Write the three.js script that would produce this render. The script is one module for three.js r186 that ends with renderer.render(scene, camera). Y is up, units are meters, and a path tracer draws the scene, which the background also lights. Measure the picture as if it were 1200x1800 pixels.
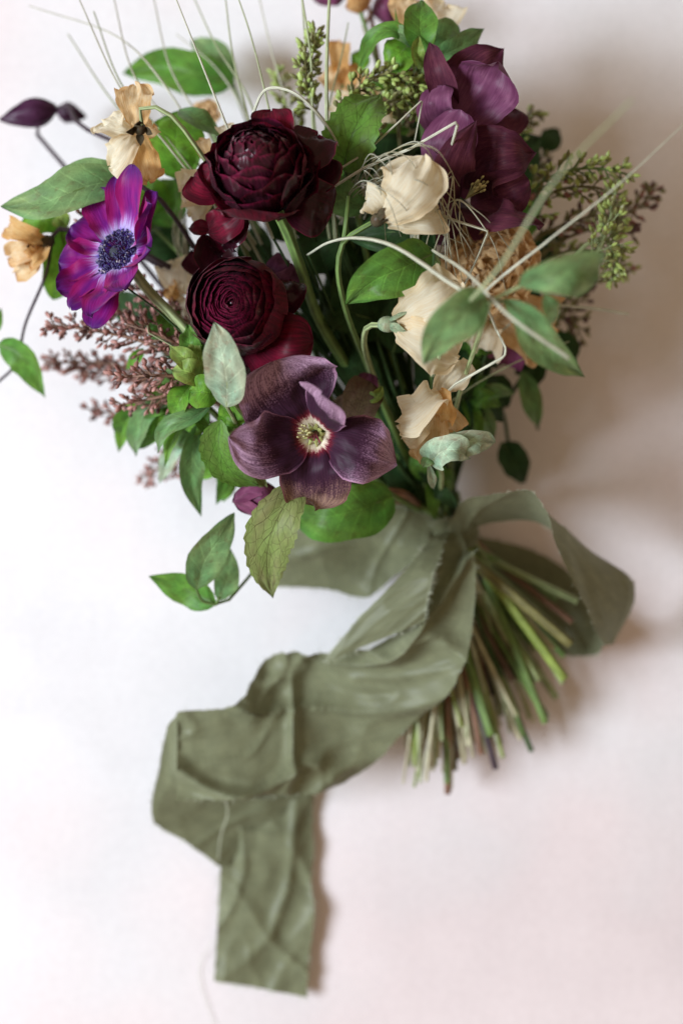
import * as THREE from 'three';
import { mergeGeometries } from 'three/addons/utils/BufferGeometryUtils.js';
import { ImprovedNoise } from 'three/addons/math/ImprovedNoise.js';
import { RectAreaLightUniformsLib } from 'three/addons/lights/RectAreaLightUniformsLib.js';

// ---------------------------------------------------------------- camera, light, exposure
const scene = new THREE.Scene();
const EYE = 0.75, SPAN = 0.0003;                       // camera height in metres; metres per photograph pixel on the tabletop
const camera = new THREE.PerspectiveCamera(2 * Math.atan(900 * SPAN / EYE) * 180 / Math.PI, 2 / 3, 0.05, 12);
camera.position.set(0, EYE, 0);
camera.up.set(0, 0, -1);
camera.lookAt(0, 0, 0);
camera.focus = EYE - 0.142;
camera.userData.fStop = 2.9;

const renderer = new THREE.WebGLRenderer({ antialias: true });
renderer.toneMapping = THREE.LinearToneMapping;
renderer.toneMappingExposure = 1.0;
renderer.shadowMap.enabled = true;

RectAreaLightUniformsLib.init();
scene.background = new THREE.Color().setRGB(0.35, 0.245, 0.16);   // dim warm room round the table
const windowLight = new THREE.RectAreaLight(new THREE.Color().setRGB(0.85, 0.94, 1.03), 32.5, 1.0, 1.05);
windowLight.name = 'window_light';
windowLight.position.set(-2.05, 1.78, 0.16);
windowLight.lookAt(0.0, 0.02, 0.02);
scene.add(windowLight);

// ---------------------------------------------------------------- helpers
let seedState = 20240611;
function rnd() { seedState = (seedState + 0x6D2B79F5) | 0; let t = Math.imul(seedState ^ (seedState >>> 15), 1 | seedState); t = (t + Math.imul(t ^ (t >>> 7), 61 | t)) ^ t; return ((t ^ (t >>> 14)) >>> 0) / 4294967296; }
const rr = (a, b) => a + (b - a) * rnd();
const noise = new ImprovedNoise();
const N3 = (x, y, z = 0) => noise.noise(x, y, z);
const fbm = (x, y, z = 0) => N3(x, y, z) + 0.5 * N3(2 * x + 7, 2 * y, z) + 0.25 * N3(4 * x, 4 * y + 3, z);
const V = (x, y, z) => new THREE.Vector3(x, y, z);
const clamp = THREE.MathUtils.clamp, lerp = THREE.MathUtils.lerp, smooth = THREE.MathUtils.smoothstep;
// a point measured on the photograph, with its height over the table in centimetres
function at(px, py, cm) { const h = cm / 100, s = SPAN * (EYE - h) / EYE; return V((px - 600) * s, h, (py - 900) * s); }
const wide = (n, cm) => n * SPAN * (EYE - cm / 100) / EYE;
const pts = (a) => a.map((p) => at(p[0], p[1], p[2]));
const curve = (p) => p.kinked ? new THREE.CatmullRomCurve3(p, false, 'catmullrom', 0.04) : new THREE.CatmullRomCurve3(p, false, 'centripetal');

const taken = new Map();
function numbered(n) { const k = taken.get(n) ?? 0; taken.set(n, k + 1); return k ? n + '_' + String(k).padStart(3, '0') : n; }
function thing(name, label, category, pos, group) {
  const o = new THREE.Group(); o.name = numbered(name); o.position.copy(pos);
  o.userData = { label, category }; if (group) o.userData.group = group;
  scene.add(o); return o;
}
function part(name, geo, mat, parent, kind) {         // geometry in world coordinates; moved to the thing's own origin
  const m = new THREE.Mesh(geo, mat); m.name = name; m.castShadow = m.receiveShadow = true;
  let p = parent, off = V(0, 0, 0); while (p && p !== scene) { off.add(p.position); p = p.parent; }
  geo.translate(-off.x, -off.y, -off.z);
  if (kind) m.userData.kind = kind;
  parent.add(m); return m;
}

// ---------------------------------------------------------------- textures
function tex(w, h, f, srgb = true) {
  const d = new Uint8Array(w * h * 4);
  for (let y = 0; y < h; y++) for (let x = 0; x < w; x++) {
    const c = f(x / w, y / h), i = (y * w + x) * 4;
    const [r, g, b] = Array.isArray(c) ? c : [c, c, c];
    d[i] = clamp(r, 0, 1) * 255; d[i + 1] = clamp(g, 0, 1) * 255; d[i + 2] = clamp(b, 0, 1) * 255; d[i + 3] = 255;
  }
  const t = new THREE.DataTexture(d, w, h); t.wrapS = t.wrapT = THREE.RepeatWrapping; t.magFilter = THREE.LinearFilter; t.minFilter = THREE.LinearMipmapLinearFilter; t.generateMipmaps = true;
  if (srgb) t.colorSpace = THREE.SRGBColorSpace; t.needsUpdate = true; return t;
}
const mixc = (a, b, t) => [lerp(a[0], b[0], t), lerp(a[1], b[1], t), lerp(a[2], b[2], t)];
// side veins of a leaf: distance to the nearest vein, 0 on it
function veinField(u, v, n = 7, rise = 0.16) {
  const a = Math.abs(u - 0.5) * 2, side = u < 0.5 ? 0.5 / n : 0;
  const s = (v - rise * Math.pow(a, 0.8) + side + 0.012 * N3(u * 6, v * 9, 2)) * n, d = Math.abs(s - Math.round(s)) / n;
  return { mid: Math.abs(u - 0.5 + 0.006 * N3(v * 6, 1)), d, a };
}

// irregular cells with thin borders: 0 on a border (the finest net of veins)
function cells(x, y) {
  const ix = Math.floor(x), iy = Math.floor(y); let f1 = 9, f2 = 9;
  for (let j = -1; j <= 1; j++) for (let i = -1; i <= 1; i++) {
    const cx = ix + i, cy = iy + j, h = Math.sin(cx * 127.1 + cy * 311.7) * 43758.5453, k = Math.sin(cx * 269.5 + cy * 183.3) * 43758.5453;
    const d = Math.hypot(cx + h - Math.floor(h) - x, cy + k - Math.floor(k) - y);
    if (d < f1) { f2 = f1; f1 = d; } else if (d < f2) f2 = d;
  }
  return f2 - f1;
}
const leafMap = tex(192, 384, (u, v) => {
  const f = veinField(u, v), net = Math.exp(-Math.pow(cells(u * 13, v * 22) / 0.09, 2));
  const blot = smooth(fbm(u * 7 + 3, v * 11, 21), 0.25, 0.6); let c = 0.76 + 0.15 * fbm(u * 3.2, v * 5, 1) + 0.05 * fbm(u * 30, v * 44, 4) + 0.05 * net - 0.08 * blot;
  c += 0.13 * Math.exp(-f.d * f.d / 0.00004) * (1 - 0.6 * f.a) + 0.13 * Math.exp(-f.mid * f.mid / 0.00018);
  return [c * (0.96 + 0.14 * N3(u * 2.6, v * 3, 9) + 0.08 * blot), c, c * 0.92];
});
const leafBump = tex(192, 384, (u, v) => {
  const f = veinField(u, v), net = Math.exp(-Math.pow(cells(u * 13, v * 22) / 0.12, 2));
  return 0.8 - 0.3 * Math.exp(-f.d * f.d / 0.00008) * (1 - 0.5 * f.a) - 0.4 * Math.exp(-f.mid * f.mid / 0.0004) - 0.12 * net + 0.1 * fbm(u * 6, v * 9, 3);
}, false);
// netted leaf of the hellebore: olive ground with a darker net of veins
const netField = (u, v) => { const f = veinField(u, v, 5, 0.3), w = 0.25 * N3(u * 5, v * 8, 2); return clamp(0.6 * Math.exp(-f.d * f.d / 0.00003) * (1 - 0.5 * f.a) + 0.6 * Math.exp(-f.mid * f.mid / 0.00012) + 0.55 * Math.exp(-Math.pow(cells(u * 7 + w, v * 12 + w) / 0.05, 2)), 0, 1); };
const netMap = tex(256, 512, (u, v) => {
  const g = mixc([0.84, 0.9, 0.66], [0.86, 0.76, 0.7], clamp(0.4 + 0.9 * fbm(u * 3, v * 3, 5), 0, 1) * 0.7), k = 1 + 0.08 * fbm(u * 14, v * 22, 3);
  return mixc([g[0] * k, g[1] * k, g[2] * k], [0.58, 0.5, 0.42], netField(u, v) * 0.55);
});
const netBump = tex(256, 512, (u, v) => 0.8 - 0.5 * netField(u, v) + 0.15 * fbm(u * 8, v * 12, 7), false);
const streak = (u, v, k) => N3(u * k + 0.6 * N3(u * 5, v * 3, 3), v * 2.2, 11) * 0.6 + N3(u * k * 2.3, v * 4.5, 17) * 0.4;
// papery cream petal: fan of fine tan veins
const creamMap = tex(256, 256, (u, v) => {
  const w = Math.abs(u - 0.5) * 2, ln = Math.pow(clamp(1 - Math.abs(streak(u, v, 30)) * 5, 0, 1), 2);
  const tan = clamp(0.5 + 0.8 * fbm(u * 3, v * 3, 8), 0, 1) * 0.25 + 0.6 * ln * (1 - 0.5 * v) + 0.3 * Math.pow(w, 5) + 0.6 * Math.exp(-v * 7);
  return mixc([0.99, 0.975, 0.92], [0.9, 0.76, 0.54], clamp(tan * 0.75, 0, 1));
});
const peachMap = tex(256, 256, (u, v) => {
  const w = Math.abs(u - 0.5) * 2, ln = Math.pow(clamp(1 - Math.abs(streak(u, v, 26)) * 5, 0, 1), 2);
  const tan = clamp(0.5 + fbm(u * 3, v * 3, 18), 0, 1) * 0.4 + 0.6 * ln + 0.3 * Math.pow(w, 4) + 0.5 * Math.exp(-v * 6);
  return mixc([0.98, 0.93, 0.83], [0.9, 0.73, 0.5], clamp(tan, 0, 1));
});
const petalBump = tex(256, 256, (u, v) => 0.5 + 0.45 * streak(u, v, 34) + 0.2 * fbm(u * 8, v * 8, 2), false);
// hellebore petal: dark dusky plum, netted with paler lilac and olive towards the rim, cream and red spot at the base
function hellebore(shift, pale, edge) {
  return tex(256, 384, (u, v) => {
    const w = Math.abs(u - 0.5) * 2, s = streak(u, v, 24), fine = fbm(u * 80 + 3 * N3(u * 6, v * 4), v * 46, shift);
    const rim = clamp(smooth(v, 0.24, 0.88) * 1.15 + 0.3 * Math.pow(w, 3) + 0.3 * fbm(u * 2.4, v * 2.4, shift + 4) - 0.15, 0, 1);
    const speck = clamp(rim * 1.15 + fine * 0.55 + s * 0.3 - 0.2, 0, 1) * clamp(rim * 2.4, 0, 1);
    let c = mixc([0.24, 0.115, 0.205], pale, clamp(speck * 0.95, 0, 1));
    c = mixc(c, edge, 0.7 * smooth(w + 0.1 * s, 0.9, 1.02));
    c = mixc(c, [0.14, 0.06, 0.12], clamp(0.55 * Math.pow(clamp(1 - Math.abs(s) * 5, 0, 1), 2), 0, 1) * (1 - 0.3 * rim));
    const b = v + 0.05 * s + 0.035 * fine + 0.05 * w;
    c = mixc(c, [0.52, 0.1, 0.17], clamp(1 - smooth(b, 0.16, 0.26), 0, 1) * 0.75);
    c = mixc(c, [0.94, 0.9, 0.8], clamp(1 - smooth(b, 0.11, 0.18), 0, 1));
    return c;
  });
}
const helleboreA = hellebore(1, [0.79, 0.65, 0.75], [0.74, 0.55, 0.66]);
const helleboreB = hellebore(6, [0.66, 0.54, 0.46], [0.6, 0.38, 0.46]);
const helleboreC = tex(256, 384, (u, v) => {
  const s = streak(u, v, 26), ln = Math.pow(clamp(1 - Math.abs(s) * 6, 0, 1), 2), f = fbm(u * 3, v * 3, 12);
  let c = mixc([0.4, 0.19, 0.32], [0.56, 0.36, 0.47], clamp(0.45 + 0.8 * f + 0.25 * s, 0, 1));
  return mixc(c, [0.3, 0.12, 0.25], 0.4 * ln);
});
const helleboreD = tex(256, 384, (u, v) => {
  const s = streak(u, v, 26), ln = Math.pow(clamp(1 - Math.abs(s) * 6, 0, 1), 2), f = fbm(u * 3, v * 3, 22);
  let c = mixc([0.31, 0.12, 0.2], [0.46, 0.24, 0.3], clamp(0.35 + 0.7 * f + 0.5 * s, 0, 1));
  c = mixc(c, [0.6, 0.42, 0.36], 0.35 * clamp(fbm(u * 40, v * 14, 3), 0, 1));
  return mixc(c, [0.2, 0.07, 0.15], 0.4 * ln);
});
const anemoneMap = tex(256, 384, (u, v) => {
  const w = Math.abs(u - 0.5) * 2, s = streak(u, v, 22), ln = clamp(s * 1.6 + 0.25, 0, 1);
  let c = mixc([0.62, 0.03, 0.46], [0.42, 0.03, 0.5], clamp(0.5 + fbm(u * 3, v * 2, 5), 0, 1));
  c = mixc(c, [0.74, 0.04, 0.36], clamp(smooth(w, 0.3, 0.8) * 0.65 + 0.3 * s, 0, 1));
  c = mixc(c, [0.3, 0.05, 0.4], clamp(smooth(v + 0.12 * s, 0.72, 1) * 0.85, 0, 1));
  c = mixc(c, [0.74, 0.5, 0.8], 0.22 * ln * smooth(v, 0.15, 0.5));
  c = mixc(c, [0.86, 0.8, 0.95], clamp(1 - smooth(v + 0.16 * s, 0.2, 0.46), 0, 1));
  return mixc(c, [0.38, 0.24, 0.72], clamp(1 - smooth(v + 0.1 * s, 0.12, 0.24), 0, 1));
});
const ranMap = tex(192, 256, (u, v) => {
  const w = Math.abs(u - 0.5) * 2, s = streak(u, v, 22);
  const c = mixc([0.17, 0.012, 0.075], [0.27, 0.02, 0.125], clamp(0.5 + 0.9 * s + 0.4 * fbm(u * 3, v * 3, 7), 0, 1));
  return mixc(c, [0.5, 0.07, 0.24], clamp(smooth(Math.max(w, v) + 0.05 * s, 0.92, 1.0), 0, 1) * 0.8);
});
const ranRedMap = tex(192, 256, (u, v) => {
  const s = streak(u, v, 20);
  return mixc([0.32, 0.015, 0.12], [0.55, 0.03, 0.2], clamp(0.45 + s + 0.5 * fbm(u * 2.5, v * 2.5, 27), 0, 1));
});
const carnMap = tex(192, 192, (u, v) => {
  const s = streak(u, v, 24);
  return mixc([0.86, 0.72, 0.52], [0.95, 0.86, 0.73], clamp(0.5 + s + 0.6 * fbm(u * 4, v * 4, 6), 0, 1));
});
const weaveMap = tex(512, 512, (u, v) => {
  const a = Math.sin(u * Math.PI * 2 * 96), b = Math.sin(v * Math.PI * 2 * 96);
  const slub = N3(u * 4, v * 150, 3) * 0.05 + N3(u * 150, v * 4, 6) * 0.05, c = 0.88 + 0.03 * a * b + 1.8 * slub + 0.06 * fbm(u * 5, v * 5, 2);
  return [c, c, c];
});
const weaveBump = tex(512, 512, (u, v) => 0.5 + 0.2 * Math.sin(u * Math.PI * 2 * 96) * Math.sin(v * Math.PI * 2 * 96) + 0.4 * (N3(u * 4, v * 150, 3) + N3(u * 150, v * 4, 6)), false);
const stemMap = tex(64, 256, (u, v) => { const c = 0.82 + 0.18 * Math.cos(u * Math.PI * 10) * 0.6 + 0.14 * fbm(u * 6, v * 14, 3); return [c, c, c * 0.97]; });
const plasterMap = tex(2048, 2048, (u, v) => {
  const T = Math.PI * 2;                                // hand-painted board: pink and grey washes, faint brush marks, canvas grain
  const big = fbm(u * 7, v * 7, 1.3), mid = fbm(u * 19, v * 19, 4.1), brush = N3(u * 12, v * 130, 8) + N3(u * 130, v * 12, 5);
  const weave = Math.sin(u * T * 400) * Math.sin(v * T * 400);
  const pink = clamp(0.4 + 1.1 * big + 0.6 * mid, 0, 1), g = 0.003 * brush + 0.04 * mid + 0.006 * weave;
  const c = mixc([0.935, 0.93, 0.942], [0.912, 0.868, 0.876], pink), grit = 0.012 * N3(u * 420, v * 420, 3) + 0.012 * N3(u * 900, v * 900, 7), k = 0.012 * N3(u * 34, v * 34, 12);
  return [c[0] + g + grit + k, c[1] + g + grit + k, c[2] + g + grit + k];
});
const plasterBump = tex(1536, 1536, (u, v) => 0.5 + 0.08 * (N3(u * 40, v * 330, 8) + N3(u * 330, v * 40, 5)) + 0.25 * fbm(u * 60, v * 60, 3) + 0.04 * N3(u * 420, v * 420, 3), false);

// ---------------------------------------------------------------- materials
const C = (r, g, b) => new THREE.Color().setRGB(r, g, b);
const DS = THREE.DoubleSide;
const leafy = (name, color, o = {}) => new THREE.MeshPhysicalMaterial({ name, color, map: leafMap, bumpMap: leafBump, bumpScale: 0.0004, roughness: 0.9, specularIntensity: 0.4, transmission: 0.3, thickness: 0, clearcoat: 0.28, clearcoatRoughness: 0.38, side: DS, ...o });
const M = {
  leaf: leafy('leaf', C(0.19, 0.43, 0.065)), bright: leafy('bright_leaf', C(0.23, 0.52, 0.045)), lime: leafy('lime_leaf', C(0.45, 0.62, 0.15)),
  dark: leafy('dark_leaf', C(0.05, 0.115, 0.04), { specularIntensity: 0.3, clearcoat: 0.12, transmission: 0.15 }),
  pale: leafy('pale_leaf', C(0.68, 0.76, 0.63), { clearcoat: 0.1, transmission: 0.2, bumpScale: 0.0002 }), mint: leafy('mint_leaf', C(0.7, 0.84, 0.7), { clearcoat: 0.15, transmission: 0.2 }),
  sage: leafy('sage_leaf', C(0.38, 0.6, 0.28), { clearcoat: 0.15, transmission: 0.38 }), grey: leafy('grey_green_leaf', C(0.26, 0.48, 0.19), { clearcoat: 0.45 }),
  net: leafy('netted_leaf', C(0.34, 0.4, 0.22), { map: netMap, bumpMap: netBump, bumpScale: 0.0006, clearcoat: 0.2 }),
  netGreen: leafy('netted_green_leaf', C(0.2, 0.4, 0.1), { map: netMap, bumpMap: netBump, bumpScale: 0.0005, clearcoat: 0.25 }),
  netDark: leafy('netted_plum_leaf', C(0.16, 0.1, 0.1), { map: netMap, bumpMap: netBump, bumpScale: 0.0005, clearcoat: 0.1, transmission: 0.1 }),
};
const petal = (name, map, color, o = {}) => new THREE.MeshPhysicalMaterial({ name, color, map, bumpMap: petalBump, bumpScale: 0.0003, roughness: 0.95, transmission: 0.35, thickness: 0, specularIntensity: 0.5, side: DS, ...o });
Object.assign(M, {
  cream: petal('cream_petal', creamMap, C(0.97, 0.96, 0.9), { transmission: 0.5 }), peach: petal('peach_petal', peachMap, C(0.93, 0.86, 0.74), { transmission: 0.45 }), amber: petal('amber_petal', peachMap, C(0.85, 0.66, 0.4), { transmission: 0.45 }),
  helA: petal('plum_petal', helleboreA, C(0.9, 0.88, 0.9), { specularIntensity: 0.25, transmission: 0.12, clearcoat: 0.22, clearcoatRoughness: 0.45 }),
  helB: petal('olive_plum_petal', helleboreB, C(0.9, 0.88, 0.88), { specularIntensity: 0.25, transmission: 0.12, clearcoat: 0.2, clearcoatRoughness: 0.45 }),
  helC: petal('mauve_petal', helleboreC, C(0.9, 0.86, 0.9), { specularIntensity: 0.25, transmission: 0.2, clearcoat: 0.3, clearcoatRoughness: 0.42 }),
  helD: petal('dusky_petal', helleboreD, C(0.9, 0.86, 0.9), { specularIntensity: 0.25, transmission: 0.2, clearcoat: 0.2, clearcoatRoughness: 0.45 }),
  anemone: petal('anemone_petal', anemoneMap, C(0.82, 0.84, 0.98), { specularIntensity: 0.3, transmission: 0.25, clearcoat: 0.25, clearcoatRoughness: 0.4 }),
  ran: petal('burgundy_petal', ranMap, C(0.8, 0.7, 0.8), { specularIntensity: 0.25, transmission: 0.08, clearcoat: 0.6, clearcoatRoughness: 0.22, bumpScale: 0.0004 }),
  ranRed: petal('crimson_petal', ranRedMap, C(0.75, 0.7, 0.75), { specularIntensity: 0.25, transmission: 0.22, clearcoat: 0.25, clearcoatRoughness: 0.4 }),
  carn: petal('carnation_petal', carnMap, C(0.94, 0.88, 0.76), { transmission: 0.3 }),
  pinkBud: petal('pink_bud', helleboreC, C(1.0, 0.72, 0.85), { transmission: 0.15, clearcoat: 0.4, clearcoatRoughness: 0.35 }),
  darkBud: petal('dark_bud', helleboreC, C(0.28, 0.2, 0.34), { specularIntensity: 0.25, transmission: 0, clearcoat: 0.4, clearcoatRoughness: 0.35 }),
});
const stemMat = (name, color, o = {}) => new THREE.MeshPhysicalMaterial({ name, color, map: stemMap, bumpMap: stemMap, bumpScale: 0.0003, roughness: 0.55, ...o });
Object.assign(M, {
  stem: stemMat('green_stem', C(0.2, 0.33, 0.09)), stemDark: stemMat('dark_green_stem', C(0.07, 0.14, 0.05), { specularIntensity: 0.4 }), stemPale: stemMat('pale_stem', C(0.45, 0.55, 0.27)), stemLime: stemMat('lime_stem', C(0.36, 0.48, 0.1)),
  stemRed: stemMat('pink_brown_stem', C(0.36, 0.19, 0.13)), stemBrown: stemMat('brown_stem', C(0.12, 0.065, 0.035)), stemPlum: stemMat('plum_stem', C(0.08, 0.05, 0.075)), stemOlive: stemMat('olive_stem', C(0.25, 0.23, 0.08)),
  straw: stemMat('straw', C(0.74, 0.69, 0.48), { roughness: 0.5 }), strawGreen: stemMat('green_straw', C(0.52, 0.58, 0.34), { roughness: 0.5 }), silver: stemMat('silver_awn', C(0.8, 0.8, 0.66), { roughness: 0.45 }),
  budBrown: new THREE.MeshPhysicalMaterial({ name: 'brown_bud', color: C(0.3, 0.135, 0.115), roughness: 0.45 }), budRust: new THREE.MeshPhysicalMaterial({ name: 'rust_bud', color: C(0.45, 0.225, 0.19), roughness: 0.5 }), budDark: new THREE.MeshPhysicalMaterial({ name: 'plum_bud', color: C(0.1, 0.045, 0.04), roughness: 0.5 }),
  budGreen: new THREE.MeshPhysicalMaterial({ name: 'green_bud', color: C(0.36, 0.46, 0.13), roughness: 0.42 }), budOlive: new THREE.MeshPhysicalMaterial({ name: 'olive_bud', color: C(0.2, 0.2, 0.07), roughness: 0.45 }),
  calyx: leafy('calyx', C(0.14, 0.1, 0.065), { transmission: 0 }), calyxPale: leafy('pale_calyx', C(0.5, 0.58, 0.42), { transmission: 0.1 }),
  anther: new THREE.MeshPhysicalMaterial({ name: 'violet_anther', color: C(0.045, 0.04, 0.13), roughness: 0.5 }), antherPale: new THREE.MeshPhysicalMaterial({ name: 'pale_anther', color: C(0.34, 0.3, 0.36), roughness: 0.6 }), filament: new THREE.MeshPhysicalMaterial({ name: 'violet_filament', color: C(0.22, 0.05, 0.24), roughness: 0.6 }), disc: new THREE.MeshPhysicalMaterial({ name: 'anemone_disc', color: C(0.03, 0.035, 0.05), roughness: 0.8 }),
  stamen: new THREE.MeshPhysicalMaterial({ name: 'yellow_stamen', color: C(0.58, 0.54, 0.26), roughness: 0.6 }), nectary: new THREE.MeshPhysicalMaterial({ name: 'green_nectary', color: C(0.45, 0.5, 0.18), roughness: 0.45 }), style: new THREE.MeshPhysicalMaterial({ name: 'red_style', color: C(0.32, 0.05, 0.09), roughness: 0.45 }),
  ribbon: new THREE.MeshPhysicalMaterial({ name: 'sage_silk', color: C(0.27, 0.29, 0.17), map: weaveMap, bumpMap: weaveBump, bumpScale: 0.00016, roughness: 0.9, specularIntensity: 0.3, transmission: 0.18, thickness: 0, clearcoat: 0.22, clearcoatRoughness: 0.34, side: DS }),
  thread: new THREE.MeshPhysicalMaterial({ name: 'sage_thread', color: C(0.45, 0.47, 0.35), roughness: 0.8 }),
  board: new THREE.MeshPhysicalMaterial({ name: 'painted_board', color: C(0.97, 0.97, 0.97), map: plasterMap, bumpMap: plasterBump, bumpScale: 0.0004, roughness: 0.8, specularIntensity: 0.4 }),
});

// ---------------------------------------------------------------- shape builders
const PROFILE = {
  ovate: (t) => Math.pow(Math.sin(Math.PI * Math.pow(t, 0.72)), 0.85), lance: (t) => Math.pow(Math.sin(Math.PI * Math.pow(t, 0.8)), 1.0),
  round: (t) => Math.pow(Math.sin(Math.PI * Math.pow(t, 0.95)), 0.62), obovate: (t) => Math.pow(1 - (1 - t) * (1 - t), 0.62) * Math.pow(Math.max(0, 1 - Math.pow(t, 4.2)), 0.46),
  acute: (t) => Math.pow(1 - (1 - t) * (1 - t), 0.6) * Math.pow(Math.max(0, 1 - Math.pow(t, 2.8)), 0.72), fan: (t) => Math.pow(t, 0.55) * Math.pow(Math.max(0, 1 - Math.pow(t, 7)), 0.42), strap: (t) => Math.pow(Math.sin(Math.PI * Math.pow(t, 0.9)), 0.4), square: (t) => Math.pow(t, 0.6) * Math.pow(Math.max(0, 1 - Math.pow(t, 9)), 0.6),
};
// a leaf or petal: a curved sheet along a spine, with its own width, cupping, fold, waves and toothed edge
function blade(o) {
  const { path, w, profile = 'ovate', cup = 0, fold = 0, wave = 0.022, waveN = 2.2, teeth = 0, teethN = 14, roll = 0, twist = 0, nu = 10, nv = 16, rough = 0.03, phase = rnd() * 6, up = V(0, 1, 0), wdir, tipCurl = rr(-0.07, 0.03), sideCurl = rr(-0.16, 0.16), edge = 0.13, ruffle = 0 } = o;
  const c = curve(path), L = c.getLength(), prof = PROFILE[profile], pos = [], uv = [], idx = [], mid = [];
  const ns = rnd() * 50;
  for (let j = 0; j <= nv; j++) {
    const s = j / nv, t = clamp(1 - Math.pow(1 - s, 1.25), 0.002, 0.9995), p = c.getPointAt(t), T = c.getTangentAt(t).normalize();
    let W = wdir ? wdir.clone() : T.clone().cross(up);
    W.addScaledVector(T, -W.dot(T)).normalize();
    W.applyAxisAngle(T, roll + twist * t);
    const N = W.clone().cross(T).normalize();
    const hw = 0.5 * w * prof(t);
    for (let i = 0; i <= nu; i++) {
      const u = (i / nu) * 2 - 1, au = Math.abs(u);
      let ex = hw * (1 + edge * fbm(t * 3.5 + (u > 0 ? 20 : 0) + ns, ns) * au + teeth * au * au * ((((t * teethN + (u > 0 ? 0.3 : 0)) % 1) - 0.5)));
      let x, y;
      if (cup) { const A = cup * (0.35 + 0.65 * Math.min(1, prof(t))), R = ex / A; x = R * Math.sin(A * u); y = R * (1 - Math.cos(A * u)); } else { x = ex * u; y = 0; }
      y += fold * au * ex;
      y += wave * w * Math.pow(au, 1.6) * Math.sin(phase + t * waveN * 6.283 + (u > 0 ? 1.7 : 0)) * smooth(t, 0.05, 0.4);
      y += wave * 0.6 * w * smooth(t, 0.75, 1) * Math.sin(phase * 1.7 + u * 3.6);
      y += rough * w * 2 * fbm(u * 1.6 + ns, t * 2.6, ns) * smooth(t, 0, 0.2);
      if (ruffle) y += ruffle * w * (smooth(t, 0.55, 1) * (Math.sin(u * 9 + phase) + 0.6 * Math.sin(u * 17 + phase * 2)) + Math.pow(au, 3) * Math.sin(t * 26 + phase * 3 + (u > 0 ? 2 : 0)));
      y += tipCurl * L * Math.pow(smooth(t, 0.55, 1), 2) + sideCurl * ex * u * au;
      const q = p.clone().addScaledVector(W, x).addScaledVector(N, y);
      pos.push(q.x, q.y, q.z); uv.push(u * 0.5 + 0.5, t);
      if (i === nu >> 1 && j % 3 === 0) mid.push(q.clone().addScaledVector(N, -0.00045));
    }
  }
  for (let j = 0; j < nv; j++) for (let i = 0; i < nu; i++) { const a = j * (nu + 1) + i, b = a + 1, d = a + nu + 1, e = d + 1; idx.push(a, b, e, a, e, d); }
  const g = new THREE.BufferGeometry(); g.setAttribute('position', new THREE.Float32BufferAttribute(pos, 3)); g.setAttribute('uv', new THREE.Float32BufferAttribute(uv, 2)); g.setIndex(idx); g.computeVertexNormals();
  g.userData.mid = mid;
  return g;
}
// a tapering stalk through points
function stalk(points, r0, r1, seg = 24, sides = 7, knob = 0) {
  const c = curve(points), pos = [], uv = [], idx = [], L = c.getLength(); let N = V(0.31, 0.8, 0.5);
  for (let j = 0; j <= seg; j++) {
    const t = j / seg, p = c.getPointAt(t), T = c.getTangentAt(t); N.addScaledVector(T, -N.dot(T)).normalize(); const B = T.clone().cross(N);
    const r = lerp(r0, r1, t) * (1 + knob * N3(t * 9, r0 * 4000));
    for (let i = 0; i <= sides; i++) { const a = i / sides * 6.28319, q = p.clone().addScaledVector(N, r * Math.cos(a)).addScaledVector(B, r * Math.sin(a)); pos.push(q.x, q.y, q.z); uv.push(i / sides, t * L * 12); }
  }
  for (let j = 0; j < seg; j++) for (let i = 0; i < sides; i++) { const a = j * (sides + 1) + i, d = a + sides + 1; idx.push(a, d, d + 1, a, d + 1, a + 1); }
  for (const [row, flip] of [[0, 1], [seg, 0]]) {      // end caps
    const p = c.getPointAt(row / seg), n = pos.length / 3; pos.push(p.x, p.y, p.z); uv.push(0.5, 0);
    for (let i = 0; i < sides; i++) { const a = row * (sides + 1) + i; flip ? idx.push(n, a, a + 1) : idx.push(n, a + 1, a); }
  }
  const g = new THREE.BufferGeometry(); g.setAttribute('position', new THREE.Float32BufferAttribute(pos, 3)); g.setAttribute('uv', new THREE.Float32BufferAttribute(uv, 2)); g.setIndex(idx); g.computeVertexNormals();
  return g;
}
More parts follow.
